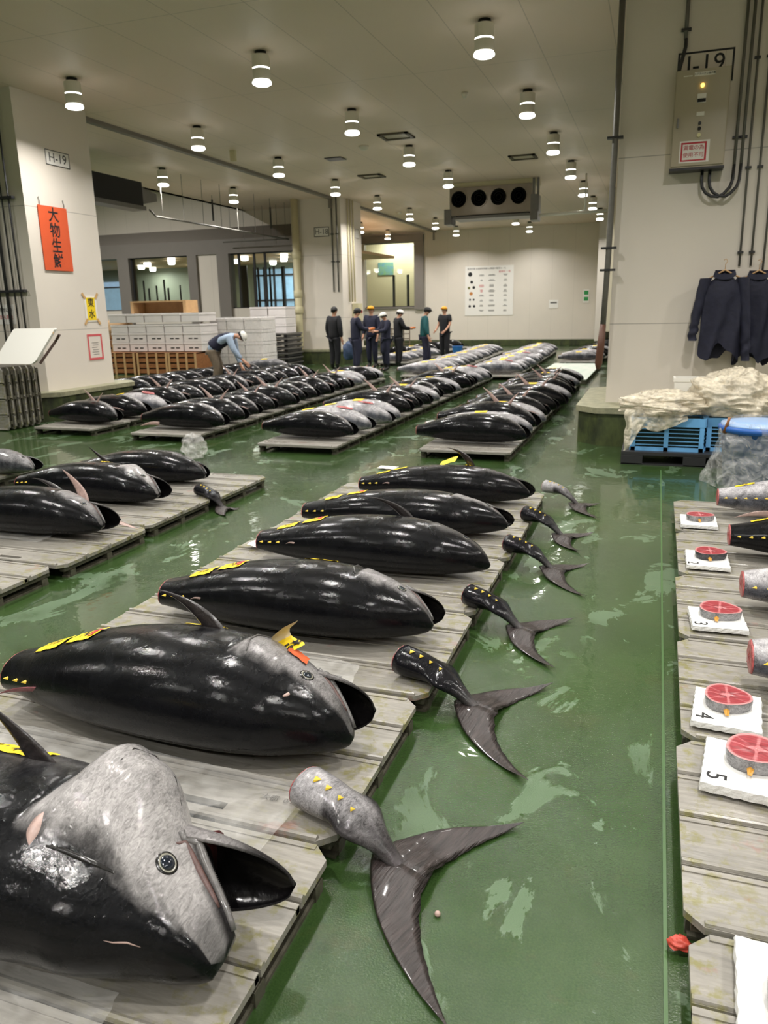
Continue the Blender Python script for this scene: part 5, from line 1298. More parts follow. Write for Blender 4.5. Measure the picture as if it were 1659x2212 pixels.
obj('text_lines', bm, M_dark, t); obj('red_text_lines', bm2, M_red, t)
t = sign_south('white_notice', 'small pale notice on the back wall right of the big poster', 'notice', -4.5, -4.1, 1.55, 1.9, M_paper, y=34.79)
obj('text_line', boxbm(-.14, .14, -.009, -.006, .2, .26), M_grey, t)
t = sign_south('green_exit_notice', 'small green and white sign on the back wall near its right end', 'sign', -3.07, -2.83, 1.75, 2.3, M_paper, y=34.79)
M_green = mat('sign_green', S(50, 150, 80), .5)
for z in (.08, .33): obj('green_field', boxbm(-.09, .09, -.009, -.006, z, z+.16), M_green, t)

# ---------------------------------------------------------------- control box and conduits on the right pillar
M_boxp = mat('beige_enamel_box', S(176, 166, 144), .28)
t = thing('control_box', 'beige electric control box on the right pillar with a red-framed sticker', 'control box', (.29, 10.108, 3.10))
obj('housing', boxbm(-.28, .28, -.22, 0, 0, 1.0, .008), M_boxp, t)
obj('door', boxbm(-.27, .27, -.236, -.22, .03, .995, .004), M_boxp, t)
d = boxbm(-.285, .285, -.23, 0, -.012, .012); obj('bottom_rim', d, M_dark, t)
o = obj('latch_handle', boxbm(-.235, -.215, -.255, -.236, .42, .52, .004), M_grey, t)
def dial(x, z, r, m_, nm, d=.02):
    bm = bmesh.new(); seg = 20; loft(bm, [[(x+r*math.cos(2*PI*k/seg), y, z+r*math.sin(2*PI*k/seg)) for k in range(seg)] for y in (-.236, -.236-d)], True); bmesh.ops.recalc_face_normals(bm, faces=bm.faces); obj(nm, bm, m_, t)
dial(.0, .83, .020, mat('amber_lamp', S(255, 190, 60), .3, emit=(1, .6, .12, 1), estr=2.5), 'indicator_lamp')
dial(0, .455, .016, M_dark, 'rotary_switch'); dial(0, .40, .018, M_ink, 'push_button'); dial(0, .335, .02, mat('cream_button', S(226, 220, 170), .3), 'push_button')
obj('meter', boxbm(-.045, .045, -.245, -.236, .66, .75), M_paper, t); obj('meter_window', boxbm(-.043, .043, -.248, -.245, .665, .70), M_ink, t)
obj('name_plate', boxbm(-.04, .04, -.242, -.236, .53, .57), M_white, t)
obj('title_plate', boxbm(-.09, .12, -.240, -.236, .925, .965), M_white, t); put_text('lettering', 'エアカーテン操作盤', .024, M_ink, (.015, -.240, .945), *FY, parent=t)
obj('small_plate', boxbm(-.20, -.11, -.240, -.236, .93, .94), M_white, t)
o = obj('warning_sticker', boxbm(-.19, .12, -.240, -.236, .06, .285), M_paper, t); o['label'] = 'white sticker with a red frame and writing'
bm = bmesh.new()
for a in ((-.175, .09, .075, .09), (-.175, .09, .25, .268), (-.175, -.158, .09, .25), (.07, .09, .09, .25)): box(bm, a[0], a[1], -.242, -.240, a[2], a[3])
obj('red_frame', bm, M_red, o)
put_text('lettering', '漏電の為', .055, M_red, (-.043, -.240, .21), *FY, parent=o); put_text('lettering', '使用不可', .055, M_red, (-.043, -.240, .135), *FY, parent=o)
bm = bmesh.new()
for x0, x1 in ((.07, .40), (.15, .47)): tube(bm, [(x0, -.11, .0), (x0, -.11, -.12), (x0+.012, -.115, -.19), (x0+.05, -.12, -.25), (x0+.11, -.12, -.29), ((x0+x1)/2+.02, -.12, -.30), (x1-.09, -.11, -.27), (x1-.03, -.09, -.20), (x1-.005, -.06, -.12), (x1, -.035, .04)], .017, 10)
o = obj('flexible_hose', bm, M_dark, t, True)
bm = bmesh.new(); tube(bm, [(-.26, -.10, 1.0), (-.23, -.06, 1.14), (-.20, -.04, 1.28), (-.20, -.035, 1.36)], .02, 10); obj('flexible_hose', bm, M_dark, t, True)
def conduit(label, pts, r=.014, clamps=(), group='conduits on the right pillar', m_=None, cl_r=None):
    t = thing('steel_conduit', label, 'conduit', pts[0], 0, group); p0 = Vector(pts[0])
    bm = bmesh.new(); tube(bm, [Vector(p)-p0 for p in pts], r, 10); obj('tube', bm, m_ or M_conduit, t, True)
    for c in clamps: bm = bmesh.new(); c = Vector(c)-p0; box(bm, c.x-r*2.6, c.x+r*2.6, c.y-r*1.2, c.y+r*1.2, c.z-.012, c.z+.012); obj('clamp', bm, M_dark, t)
    return t
YC = 10.09
conduit('steel conduit rising above the left side of the control box', [(.085, YC-.01, 4.45), (.085, YC-.01, CEIL)], .02, [(.085, YC-.01, 4.55)])
conduit('first of four steel conduits right of the control box', [(.69, YC-.015, 3.12), (.69, YC-.015, CEIL)], .016, [(.69, YC, 3.42)])
conduit('second of four steel conduits right of the control box', [(.76, YC-.015, 3.12), (.76, YC-.015, CEIL)], .016, [(.76, YC, 3.42)])
conduit('third of four steel conduits, running down to the left jacket', [(.84, YC, 2.05), (.83, YC, CEIL)], .012, [(.83, YC, 4.2), (.84, YC, 3.1), (.84, YC, 2.2)])
conduit('rightmost steel conduit, running down to the right jacket', [(.96, YC, 2.05), (.95, YC, CEIL)], .012, [(.95, YC, 4.2), (.96, YC, 3.1), (.96, YC, 2.2)])
conduit('thin conduit at the right edge of the right pillar', [(1.09, YC, 1.9), (1.09, YC, CEIL)], .012, [(1.09, YC, 4.1)])
t = conduit('thick grey drain pipe down the left edge of the right pillar', [(-.63, 9.97, 1.40), (-.61, 9.97, 2.2), (-.60, 9.97, 3.4), (-.60, 9.97, CEIL)], .034, [(-.6, 9.97, 3.5), (-.61, 9.97, 2.3), (-.61, 9.97, 2.05)], m_=M_conduit)
bm = bmesh.new(); tube(bm, [(0, 0, .02), (-.015, 0, -.25), (-.03, 0, -.45), (-.035, 0, -.52)], [.036, .045, .045, .02], 10); o = obj('brown_grip', bm, mat('brown_rubber_grip', S(92, 58, 42), .5), t, True); o['label'] = 'brown handle at the lower end'
bm = bmesh.new()
# left pillar pipes with brackets
for i, (x, r_) in enumerate(((-9.55, .014), (-9.68, .012), (-9.83, .025), (-9.98, .014))):
    conduit('%s grey pipe from the corner on the front of the left pillar' % ordn[i], [(x, 10.06, 1.1), (x, 10.06, CEIL)], r_, [], 'pipes on the left pillar', M_dark)
for z in (3.42, 2.04):
    o = obj('pipe_bracket', boxbm(-10.2, -9.46, 10.03, 10.10, z-.02, z+.02, .004), M_dark); tag(o, 'grey bracket bar across the pipes on the left pillar, %s one' % ('upper' if z > 3 else 'lower'), 'bracket')
# middle pillar pipes
for i, (x, r_) in enumerate(((-9.58, .02), (-9.42, .02))): conduit('%s dark conduit on the front of the middle pillar' % ('left' if i == 0 else 'right'), [(x, 22.97, 2.2), (x, 22.97, CEIL)], r_, [(x, 22.97, 3.9), (x, 22.97, 3.1)], 'conduits on the middle pillar')
M_cpipe = mat('cream_pipe', S(208, 200, 164), .4)
for i, y in enumerate((23.5, 23.72, 23.95)): conduit('%s cream pipe on the lit side of the middle pillar' % ordn[i], [(-9.26, y, 1.9), (-9.26, y, CEIL)], .022, [], 'pipes on the middle pillar', M_cpipe)
t = thing('drain_pipe', 'thick cream drain pipe with an elbow at the left of the middle pillar', 'pipe', (-10.75, 22.85, .3))
bm = bmesh.new(); tube(bm, [(0, 0, CEIL-.3), (0, 0, .35), (-.02, 0, .2), (-.12, -.03, .12), (-.35, -.1, .12), (-.5, -.12, .04)], .11, 14); obj('tube', bm, M_cpipe, t, True)
for z in (1.25, 1.75, 2.9): bm = bmesh.new(); lathe(bm, [(.11, z), (.14, z+.02), (.14, z+.22), (.11, z+.24)], seg=16); obj('pipe_collar', bm, M_cpipe, t, True)
t = thing('switch_box', 'cream switch box on the lit side of the middle pillar', 'switch box', (-9.29, 23.95, 1.25)); obj('housing', boxbm(0, .2, -.2, .2, 0, .6, .01), M_cpipe, t); obj('red_button', boxbm(.2, .23, .05, .12, .3, .38, .01), M_red, t)
t = thing('steel_sink', 'steel wash sink beside the middle pillar behind the standing men', 'sink', (-8.72, 24.0, 0))
obj('basin', boxbm(-.25, .25, -.5, .5, .75, 1.0, .01), M_grey, t); obj('splash_shelf', boxbm(-.25, -.2, -.5, .5, 1.0, 1.3), M_grey, t)
for x in (-.22, .22):
    for y in (-.46, .46): obj('leg', boxbm(x-.02, x+.02, y-.02, y+.02, 0, .75), M_grey, t)

# ---------------------------------------------------------------- ceiling equipment
M_steel = mat('brushed_steel_panel', S(150, 140, 128), .3, .6, var=.08, scale=4)
t = thing('unit_cooler', 'ceiling-hung steel air cooler with four round fans in a row', 'air cooler', (-4.52, 22.0, 4.10))
obj('casing', boxbm(-1.12, 1.12, 0, .7, .0, .72, .01), M_steel, t)
obj('top_cover', boxbm(-1.15, 1.25, .05, .75, .72, .845), M_cpipe, t)
o = obj('drip_tray', boxbm(-1.0, 1.1, -.05, .75, -.10, -.03, .01), M_grey, t)
obj('drip_gap', boxbm(-.95, 1.0, .0, .7, -.03, 0), M_black, t)
for x, h_ in ((-1.17, .30), (1.2, .55)): obj('end_bracket', boxbm(x-.10, x+.10, -.02, .5, -.22, h_-.22+.1, .008), M_grey, t)
obj('hanger', boxbm(1.14, 1.2, .0, .06, .0, .84), M_grey, t); obj('hanger', boxbm(1.26, 1.32, .0, .06, .0, .84), M_grey, t)
for x in (-.86, -.30, .24, .78):
    bm = bmesh.new(); seg = 28
    loft(bm, [[(x+r*math.cos(2*PI*k/seg), y, .42+r*math.sin(2*PI*k/seg)) for k in range(seg)] for r, y in ((.235, 0), (.235, -.03), (.215, -.03), (.21, -.004))], False)
    bmesh.ops.recalc_face_normals(bm, faces=bm.faces); f_ = obj('fan_ring', bm, M_steel, t)
    bm = bmesh.new(); loft(bm, [[(x+r*math.cos(2*PI*k/seg), -.006, .42+r*math.sin(2*PI*k/seg)) for k in range(seg)] for r in (.212, .01)], True)
    obj('fan_opening', bm, M_black, f_)
    bm = bmesh.new()
    for r in (.07, .13, .18): tube(bm, [(x+r*math.cos(2*PI*k/20), -.018, .42+r*math.sin(2*PI*k/20)) for k in range(21)], .004, 4)
    obj('guard', bm, M_dark, f_)
t = thing('white_drain_pipe', 'white drain pipe running right from the ceiling air cooler', 'pipe', (-3.2, 22.05, 4.0))
bm = bmesh.new(); tube(bm, [(0, 0, .0), (1.75, 0, .02)], .04, 10); obj('tube', bm, M_white, t, True); bm = bmesh.new(); tube(bm, [(1.2, 0, 0), (1.2, 0, CEIL-4.0)], .02, 8); obj('hanger_rod', bm, M_white, t, True)
for i, (x, y, w_, d_, lab) in enumerate(((-5.11, 15.7, .62, .55, 'nearest of the framed ceiling hatches'), (-7.15, 19.9, .6, .5, 'framed ceiling hatch left of the centre lamps'), (-3.15, 19.0, .6, .55, 'framed ceiling hatch in front of the air cooler'))):
    t = thing('ceiling_hatch', lab, 'ceiling hatch', (x, y, CEIL), 0, 'ceiling hatches'); bm = bmesh.new()
    for a in ((-w_/2, w_/2, -d_/2, -d_/2+.07), (-w_/2, w_/2, d_/2-.07, d_/2), (-w_/2, -w_/2+.07, -d_/2, d_/2), (w_/2-.07, w_/2, -d_/2, d_/2)): box(bm, *a, -.03, 0)
    obj('frame', bm, mat('brown_grey_frame', S(84, 76, 60), .6), t); obj('panel', boxbm(-w_/2+.07, w_/2-.07, -d_/2+.07, d_/2-.07, -.01, 0), mat('hatch_panel', S(176, 168, 150), .5), t)
o = obj('ceiling_vent', boxbm(-.2, .2, -.17, .17, -.02, 0), M_dark); o.location = (-7.1, 17.37, CEIL); tag(o, 'dark square vent grille in the ceiling', 'vent')
for x, y, r_, lab in ((-6.05, 16.39, .10, 'round smoke detector between the ceiling lamps'), (-3.14, 13.2, .05, 'tiny round detector on the ceiling right of centre'), (-8.9, 27.5, .09, 'small round detector near the back left ceiling')):
    bm = bmesh.new(); lathe(bm, [(r_*1.1, 0), (r_, -.03), (r_*.6, -.07), (r_*.3, -.08)]); o = obj('smoke_detector', bm, M_lampbody, None, True); o.location = (x, y, CEIL); tag(o, lab, 'smoke detector', 'detectors on the ceiling')
o = obj('ceiling_socket', boxbm(-.06, .06, -.04, .04, -.22, 0, .01), M_cpipe); o.location = (-8.7, 15.6, CEIL); tag(o, 'small cream box hanging by the ceiling strip', 'socket box')
# left: dark duct opening, hung rail
t = thing('air_curtain_duct', 'long black-fronted duct hanging behind the left pillar', 'duct', (-11.0, 14.7, 3.92))
obj('dark_opening', boxbm(-.3, 0, -.95, .85, .05, .55), M_black, t); obj('steel_lip', boxbm(-.32, .05, -.95, .88, -.04, .05, .01), M_grey, t)
bm = bmesh.new(); loft(bm, [[(-.3, .85, .1), (0, .85, .1), (0, .85, .45), (-.3, .85, .45)], [(-.28, 1.45, .22), (-.05, 1.45, .22), (-.05, 1.45, .38), (-.28, 1.45, .38)]], True); obj('duct_end', bm, M_grey, t)
t = thing('hung_rail', 'thin grey rail hung from the ceiling by rods at the left', 'rail', (-11.3, 15.9, 3.86))
bm = bmesh.new(); tube(bm, [(.2, 0, .08), (.15, .25, 0), (0, .5, -.0), (0, 4.0, -.0), (0, 7.6, 0)], .022, 8); obj('rail', bm, M_conduit, t, True)
for y in (.8, 1.7, 2.6, 3.5, 4.4, 5.4, 6.4, 7.4): bm = bmesh.new(); tube(bm, [(0, y, 0), (0, y, CEIL-3.86)], .007, 6); obj('hanger_rod', bm, M_conduit, t)
t = thing('hung_rail', 'thin cross rail hung in front of the grey beam', 'rail', (-13.8, 23.7, 3.90)); bm = bmesh.new(); tube(bm, [(0, 0, 0), (2.4, 0, 0)], .022, 8); obj('rail', bm, M_conduit, t, True)
for x in (.3, .8, 1.5, 2.0): bm = bmesh.new(); tube(bm, [(x, 0, 0), (x, 0, CEIL-3.86)], .007, 6); obj('hanger_rod', bm, M_conduit, t)
for x, y, zl in ((-12.5, 21.0, .7), (-11.8, 23.3, .75)):
    bm = bmesh.new(); tube(bm, [(0, 0, 0), (0, 0, -.12)], .008, 6); tube(bm, [(0, 0, -.12), (0, 0, -zl)], .028, 8); o = obj('hanging_tube', bm, M_dark, None, True); o.location = (x, y, CEIL); tag(o, 'dark tube hanging from the ceiling before the grey beam, %s' % ('left one' if x < -12 else 'right one'), 'hanging tube')

# ---------------------------------------------------------------- left: upright pallets and white board
def upright(x, y, rz, label, flip=False):
    t = pallet(0, 0, label, 'upright pallets at the left', deck=DECK)
    if not flip: m3 = Matrix(((0, 0, 1), (1, 0, 0), (0, 1, 0)))      # local x->Y, y->Z, z->X
    else: m3 = Matrix(((1, 0, 0), (0, 0, -1), (0, 1, 0)))           # facing the camera
    t.matrix_world = Matrix.Translation((x, y, .475)) @ Matrix.Rotation(rz, 4, 'Z') @ m3.to_4x4()
    return t
for i in range(6): upright(-9.58, 9.02+.125*i, .0, 'pallet standing on edge at the left picture edge, %s from the front' % ordn[i], True).scale = (.62, 1, 1)
t = thing('white_board', 'rounded white plastic board leaning on top of the upright pallets', 'board', (-8.82, 8.95, .985))
bm = bmesh.new(); P = []
w_, h_ = .38, .56
for cx_, cz_, a0 in ((w_-.07, .07, -PI/2), (w_-.03, h_-.03, 0), (-w_+.03, h_-.03, PI/2), (-w_+.07, .07, PI)):
    for k in range(6): a = a0+PI/2*k/5; r = .07 if cz_ < .2 else .03; P.append((cx_+r*math.cos(a), cz_+r*math.sin(a)))
loft(bm, [[(x+z*.38, y+z*.5, z*.88) for x, z in P] for y in (.0, .05)], True); bmesh.ops.recalc_face_normals(bm, faces=bm.faces)
obj('panel', bm, M_white, t); obj('tape_strip', (lambda b: (quad(b, [(w_-.03+.2, .245, .42), (w_+.01+.2, .245, .42), (w_-.01+.2, .27, .47), (w_-.05+.2, .27, .47)]), b)[1])(bmesh.new()), M_tape, t)
bm = bmesh.new(); tube(bm, [(.36, .15, .0), (.46, .4, .30), (.55, .4, .40)], .02, 8); obj('prop', bm, mat('dark_brown_wood', S(70, 48, 36), .6), t)

# ---------------------------------------------------------------- stacked boxes, crates and pallets, left middle distance
M_styro = mat('white_styrofoam', S(226, 220, 218), .6, var=.04, scale=6)
M_wood = mat('brown_crate_wood', S(120, 74, 40), .6, var=.4, scale=6, col2=S(164, 108, 62), stretch=(1, 4, 4))
M_woodl = mat('pale_crate_wood', S(196, 158, 112), .6, var=.15, scale=5)
rb = random.Random(5)
def styro(x, y, z, w_, d_, h_, label, group, text=False):
    t = thing('styrofoam_box', label, 'box', (x, y, z), 0, group)
    obj('tub', boxbm(-w_/2+.01, w_/2-.01, -d_/2+.01, d_/2-.01, 0, h_*.72, .01), M_styro, t); obj('lid', boxbm(-w_/2, w_/2, -d_/2, d_/2, h_*.74, h_-.004, .012), M_styro, t)
    if text:
        bm = bmesh.new()
        for k in range(2): box(bm, -w_*.22+k*w_*.3, -w_*.22+k*w_*.3+.12, -d_/2+.005, -d_/2+.012, h_*.30, h_*.42)
        obj('printed_mark', bm, M_dark, t)
for c in range(5):
    for r in range(4):
        h_ = [.26, .26, .22, .24][r]; z = .62+[0, .26, .52, .80][r]
        styro(-14.55+.60*c+(.0 if r < 3 else -.03), 19.3, z, .58, .9, h_, 'white foam box in the wide left stack, column %s, layer %s' % (['one', 'two', 'three', 'four', 'five'][c], ['one', 'two', 'three', 'four'][r]), 'foam boxes in the wide left stack', r in (0, 1))
for c in range(3):
    for r in range(4):
        styro(-11.95+.56*c, 20.35, .16+r*.335, .55, .9, .33, 'film-wrapped white foam box behind the bending man, column %s, layer %s' % (['one', 'two', 'three'][c], ['one', 'two', 'three', 'four'][r]), 'wrapped foam boxes behind the bending man')
for c in range(2):
    for r in range(3):
        styro(-11.55+.62*c, 22.0, 1.008+r*.262, .6, .7, .26, 'white foam box on top of the grey pallet stack, column %s, layer %s' % (['one', 'two'][c], ['one', 'two', 'three'][r]), 'foam boxes on the grey pallet stack')
o = crumple('stretch_wrap', lambda u, v: Vector((-11.39+.90*math.copysign(abs(math.cos(2*PI*v))**.35, math.cos(2*PI*v))+.02*mnoise.noise(Vector((u*6, v*20, 1))), 20.35+.50*math.copysign(abs(math.sin(2*PI*v))**.35, math.sin(2*PI*v))+.02*mnoise.noise(Vector((u*6, v*20, 4))), .16+1.36*u)), M_film, 'clear stretch wrap around the foam boxes behind the bending man', 'stretch wrap', 20, 64)
t = thing('wooden_frame_box', 'open wooden frame box on top of the left foam boxes', 'wooden box', (-13.35, 19.4, 1.665))
bm = bmesh.new(); box(bm, -.92, .92, -.3, .3, .30, .34); box(bm, -.92, -.82, -.3, .3, 0, .3); box(bm, .82, .92, -.3, .3, 0, .3); box(bm, -.82, .82, .26, .3, 0, .3); obj('frame', bm, M_woodl, t)
t = thing('wooden_pallet', 'low wooden pallet under the wrapped foam boxes', 'pallet', (-11.39, 20.35, 0)); bm = bmesh.new()
for y in (-.4, 0, .4): box(bm, -.85, .85, y-.05, y+.05, 0, .10)
obj('stringers', bm, M_wood, t); obj('deck', boxbm(-.88, .88, -.48, .48, .10, .15), M_woodl, t)
def crate(x, y, w_, d_, h_, label):
    t = thing('wooden_crate', label, 'crate', (x, y, 0), 0, 'brown wooden crates at the left'); obj('lining', boxbm(-w_/2+.03, w_/2-.03, -d_/2+.03, d_/2-.03, .02, h_-.04), mat('dark_crate_inside', S(60, 38, 24), .8), t)
    n = 4
    for k in range(n): obj('plank', boxbm(-w_/2, w_/2, -d_/2, -d_/2+.02, .04+k*h_/n, .04+k*h_/n+h_/n*.72, .003), M_wood, t)
    for k in range(4): obj('upright', boxbm(-w_/2+k*(w_-.06)/3, -w_/2+.06+k*(w_-.06)/3, -d_/2-.02, -d_/2, 0, h_, .003), M_woodl, t)
    obj('side_panel', boxbm(w_/2-.02, w_/2, -d_/2+.02, d_/2, 0, h_), M_wood, t); obj('top_board', boxbm(-w_/2, w_/2, -d_/2, d_/2, h_-.03, h_), M_wood, t)
    return t
crate(-14.35, 19.05, 1.0, 1.1, .60, 'brown slatted wooden crate under the foam boxes, left one')
crate(-13.28, 19.05, 1.0, 1.1, .60, 'brown slatted wooden crate under the foam boxes, middle one')
crate(-12.3, 19.05, .9, 1.1, .60, 'brown slatted wooden crate under the foam boxes, right one')
crate(-15.3, 19.8, .9, 1.0, .9, 'brown wooden crate half hidden by the left pillar')
o = crumple('cream_sack', blob((0, 0, 0), (.5, .4, .35), .25, 2, 7., .8), mat('kraft_cardboard', S(178, 146, 108), .7, var=.1, scale=3), 'tan crumpled wrapping on the crate beside the left pillar', 'wrapping', 24, 18); o.location = (-15.3, 19.8, 1.2)
for k in range(7):
    t = thing('metal_pallet', 'grey metal pallet in the stack behind the wrapped boxes, %s from the floor' % ordn[k], 'pallet', (-11.3, 22.0, .02+k*.145), 0, 'stacked grey metal pallets')
    obj('deck', boxbm(-.78, .78, -.55, .55, .07, .115, .005), M_grey, t); bm = bmesh.new()
    for x in (-.7, 0, .7): box(bm, x-.06, x+.06, -.5, .5, 0, .07)
    obj('runners', bm, M_dark, t)
t = thing('lattice_rack', 'brown lattice rack panel behind the standing group', 'rack', (-8.9, 26.6, 0)); bm = bmesh.new()
for k in range(7): box(bm, -.7+k*.22, -.7+k*.22+.03, 0, .03, .0, 1.0)
for k in range(6): box(bm, -.7, .65, -.02, 0, .1+k*.17, .13+k*.17)
obj('lattice', bm, mat('rusty_lattice', S(112, 98, 84), .6), t)
o = obj('blue_bin', (lambda b: (lathe(b, [(.14, 0), (.19, .34), (.2, .35), (.17, .35), (.13, .05)], seg=20), b)[1])(bmesh.new()), mat('blue_plastic', S(44, 110, 180), .4)); o.location = (-6.6, 26.9, 0); tag(o, 'small blue bin on the floor left of the person in teal', 'bin')

# ---------------------------------------------------------------- right: crates, plastic, tub, jackets
M_bluec = mat('sky_blue_crate', S(112, 176, 228), .4)
t = thing('black_pallet', 'black plastic pallet under the blue crate by the right pillar', 'pallet', (.38, 8.95, 0))
obj('deck', boxbm(-.66, .80, -.5, .5, .10, .14, .006), M_dark, t)
for x in (-.56, .06, .68): obj('block', boxbm(x-.10, x+.12, -.5, .5, 0, .10, .004), M_dark, t)
obj('bottom_board', boxbm(-.66, .80, -.5, -.4, 0, .015), M_dark, t)
def bcrate(x, y, z, w_, d_, h_, label):
    t = thing('blue_crate', label, 'crate', (x, y, z), 0, 'blue plastic crates by the right pillar')
    bm = bmesh.new(); box(bm, -w_/2, w_/2, -d_/2, d_/2, 0, .02)
    for s_ in (-1, 1):
        for a in (-w_/2, -.03, w_/2-.045): box(bm, a, a+.045, s_*d_/2-.012, s_*d_/2+.012, 0, h_)
        box(bm, -w_/2, w_/2, s_*d_/2-.015, s_*d_/2+.015, h_-.09, h_); box(bm, -w_/2, w_/2, s_*d_/2-.012, s_*d_/2+.012, 0, .04)
        for k in range(5): box(bm, -w_/2, w_/2, s_*d_/2-.006, s_*d_/2+.006, .06+k*.042, .068+k*.042)
        box(bm, s_*w_/2-.015, s_*w_/2+.015, -d_/2, d_/2, h_-.09, h_); box(bm, s_*w_/2-.012, s_*w_/2+.012, -d_/2, d_/2, 0, .04)
        for k in range(5): box(bm, s_*w_/2-.006, s_*w_/2+.006, -d_/2, d_/2, .06+k*.042, .068+k*.042)
    obj('shell', bm, M_bluec, t)
    obj('green_net_lining', boxbm(-w_/2+.03, w_/2-.03, -d_/2+.03, d_/2-.03, .03, h_-.05), mat('dark_green_net', S(18, 44, 34), .7, var=.6, scale=40), t); return t
bcrate(.17, 8.85, .14, .72, .6, .35, 'light blue mesh crate on the black pallet, under the cream plastic')
bcrate(.86, 8.95, .14, .60, .6, .35, 'light blue mesh crate half hidden by the clear-wrapped tub')
def heap(c, r, seed, m_, label, amp=.35, f=2.4, fl=.6, nu=90, nv=80): return crumple('plastic_sheeting', blob(c, r, amp, f, seed, fl, 1.0), m_, label, 'plastic sheeting', nu, nv, group='heaped plastic by the right pillar')
heap((.13, 8.80, .60), (.41, .34, .13), 3., M_bagcream, 'cream plastic sheeting heaped over the near blue crate')
heap((.82, 8.95, .66), (.42, .36, .26), 8., M_bagcream, 'tall cream plastic sheeting heap right of the near blue crate')
heap((1.45, 8.5, .55), (.26, .3, .20), 11., M_bagclear, 'clear plastic crumple at the right picture edge')
# drape hanging at the left corner of the crate
crumple('plastic_sheeting', lambda u, v: Vector((-.26+.62*u+.03*mnoise.noise(Vector((u*9, v*4, 2))), 8.50-.03*math.sin(u*17)-.04*math.sin(v*2.)+.02*mnoise.noise(Vector((u*14, v*6, 5))), .58-(.10+.34*sstep(.35, .0, u)+.12*math.sin(u*3)**2)*v)), M_bagcream, 'thin cream film draping over the left corner of the near blue crate', 'plastic sheeting', 50, 20, False, group='heaped plastic by the right pillar')
t = thing('white_bin', 'white plastic bin behind the cream plastic heap', 'bin', (.50, 9.42, .14)); bm = bmesh.new()
loft(bm, [[(x*s_, y*s_, z) for x, y in ((-.28, -.14), (.28, -.14), (.28, .14), (-.28, .14))] for s_, z in ((.85, 0), (1, .66), (1.04, .66), (1.04, .70), (.96, .70), (.9, .6))], False); loft(bm, [[(x*s_, y*s_, .05) for x, y in ((-.28, -.14), (.28, -.14), (.28, .14), (-.28, .14))] for s_ in (.85, .01)], True)
obj('shell', bm, M_white, t)
t = thing('blue_tub', 'large blue tub wrapped in clear film beside the right-hand pallets', 'tub', (.95, 7.75, 0)); bm = bmesh.new()
lathe(bm, [(.27, 0), (.33, .50), (.355, .51), (.355, .55), (.34, .56), (.30, .55)], seg=40); obj('shell', bm, mat('royal_blue_tub', S(40, 96, 176), .35, var=.15, scale=5), t, True)
bm = bmesh.new(); lathe(bm, [(.34, .55), (.33, .58), (.2, .60), (.01, .605)], seg=40); o = obj('lid', bm, mat('pale_blue_lid', S(150, 180, 220), .3), t, True)
bm = bmesh.new(); tube(bm, [(-.31, -.16, .50), (-.29, -.18, .60), (-.28, -.17, .64)], [.02, .012, .014], 10); obj('wooden_grip', bm, M_wood, t, True)
crumple('clear_wrap', lambda u, v: Vector(((.36+.03*math.sin(v*2*PI*5+u*3)+.045*mnoise.noise(Vector((u*5, math.cos(2*PI*v)*3, math.sin(2*PI*v)*3)))+.10*(1-u)**2)*math.cos(2*PI*v)*.98*sstep(1.3, .6, u)**.3, (.36+.03*math.sin(v*2*PI*4)+.045*mnoise.noise(Vector((u*5+4, math.cos(2*PI*v)*3, math.sin(2*PI*v)*3)))+.09*(1-u)**2)*math.sin(2*PI*v), .004+.60*u+.02*mnoise.noise(Vector((u*9, v*9, 3))))), M_bagclear, None, None, 40, 110, parent=t)
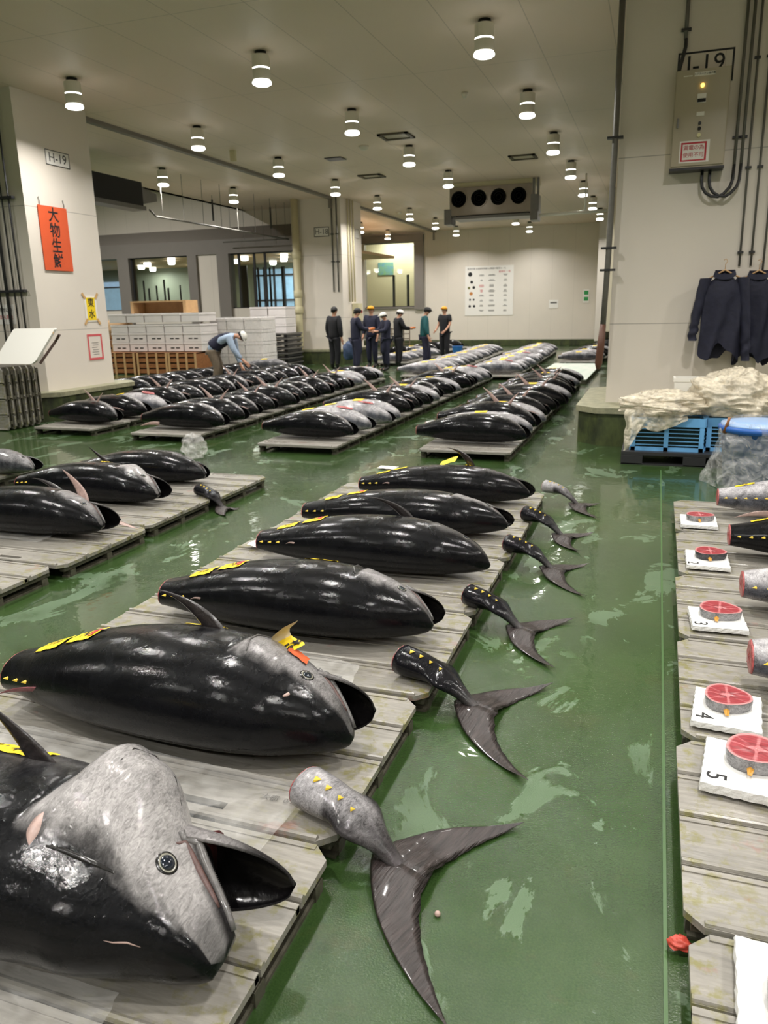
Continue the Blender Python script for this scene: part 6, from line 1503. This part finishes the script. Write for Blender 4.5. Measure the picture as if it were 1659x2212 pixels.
# hanging jackets
def jacket(x, z, w_, h_, label, seed, y=10.0, sl=(1, 1)):
    t = thing('work_jacket', label, 'jacket', (x, y, z), 0, 'dark jackets hanging on the right pillar')
    def torso(u, v):           # u down, v around
        a = 2*PI*v; wd = lerp(.42, 1.0, sstep(0, .16, u))*w_/2*(1+.06*u); dp = lerp(.03, .075, sstep(0, .25, u))
        fold = .018*math.sin(a*5+u*4+seed)*sstep(.1, .6, u)+.012*mnoise.noise(Vector((a*2, u*5, seed)))
        cs, sn = math.cos(a), math.sin(a)
        hem = .05*math.sin(a*3+seed)+.03*mnoise.noise(Vector((a*3, 1, seed)))
        slit = .25*math.exp(-((a-4.6)/.35)**2)*sstep(.6, 1, u) if sl[0] else 0
        return Vector((wd*cs+fold*.4, dp*math.copysign(abs(sn)**.8, sn)+fold*math.copysign(1, sn)*1.0, -u*(h_+hem-slit*h_*.6)+.10*(1-abs(cs))*sstep(.1, 0, u)*0-.03*abs(cs)*sstep(.2, 0, u)))
    crumple('torso', torso, M_navyj, None, None, 46, 72, parent=t)
    for s_ in (-1, 1):
        L_ = h_*(.80 if s_ < 0 else 1.05)*sl[1]
        def slv(u, v, s_=s_, L_=L_):
            a = 2*PI*v; r = lerp(.07, .05, u)+.008*math.sin(u*40+a)*sstep(.65, .8, u)+.010*mnoise.noise(Vector((a, u*8, seed+s_)))
            return Vector((s_*(w_/2*.92+.05*math.sin(u*PI*.6)+.05*u) + r*math.cos(a)*.9, r*math.sin(a)-.01, -.05-u*L_+ .04*u*u))
        crumple('sleeve', slv, M_navyj, None, None, 40, 18, parent=t)
    def coll(u, v): a = 2*PI*v; r = lerp(.10, .085, u)+.006*math.sin(a*4); return Vector((r*1.2*math.cos(a), r*.5*math.sin(a)-.02, -.02+.055*u-.05*max(0, -math.sin(a))))
    crumple('collar', coll, M_navyj, None, None, 6, 30, parent=t)
    bm = bmesh.new(); tube(bm, [(-.17, 0, -.06), (0, 0, .035), (.17, 0, -.06)], .010, 8); tube(bm, [(0, 0, .03), (0, 0, .10), (.02, 0, .13), (.0, 0, .155), (-.02, 0, .14)], .004, 6); obj('hanger', bm, M_woodl, t, True)
    return t
M_navyj = mat('dark_navy_jacket_cloth', S(26, 28, 48), .75, var=.25, scale=14, bump=.5, bscale=18)
jacket(.68, 1.97, .42, .92, 'dark navy work jacket hanging on the right pillar, left of two', 2., y=9.87)
jacket(1.05, 1.96, .38, .98, 'dark navy work jacket hanging on the right pillar, right of two', 6., y=10.04)
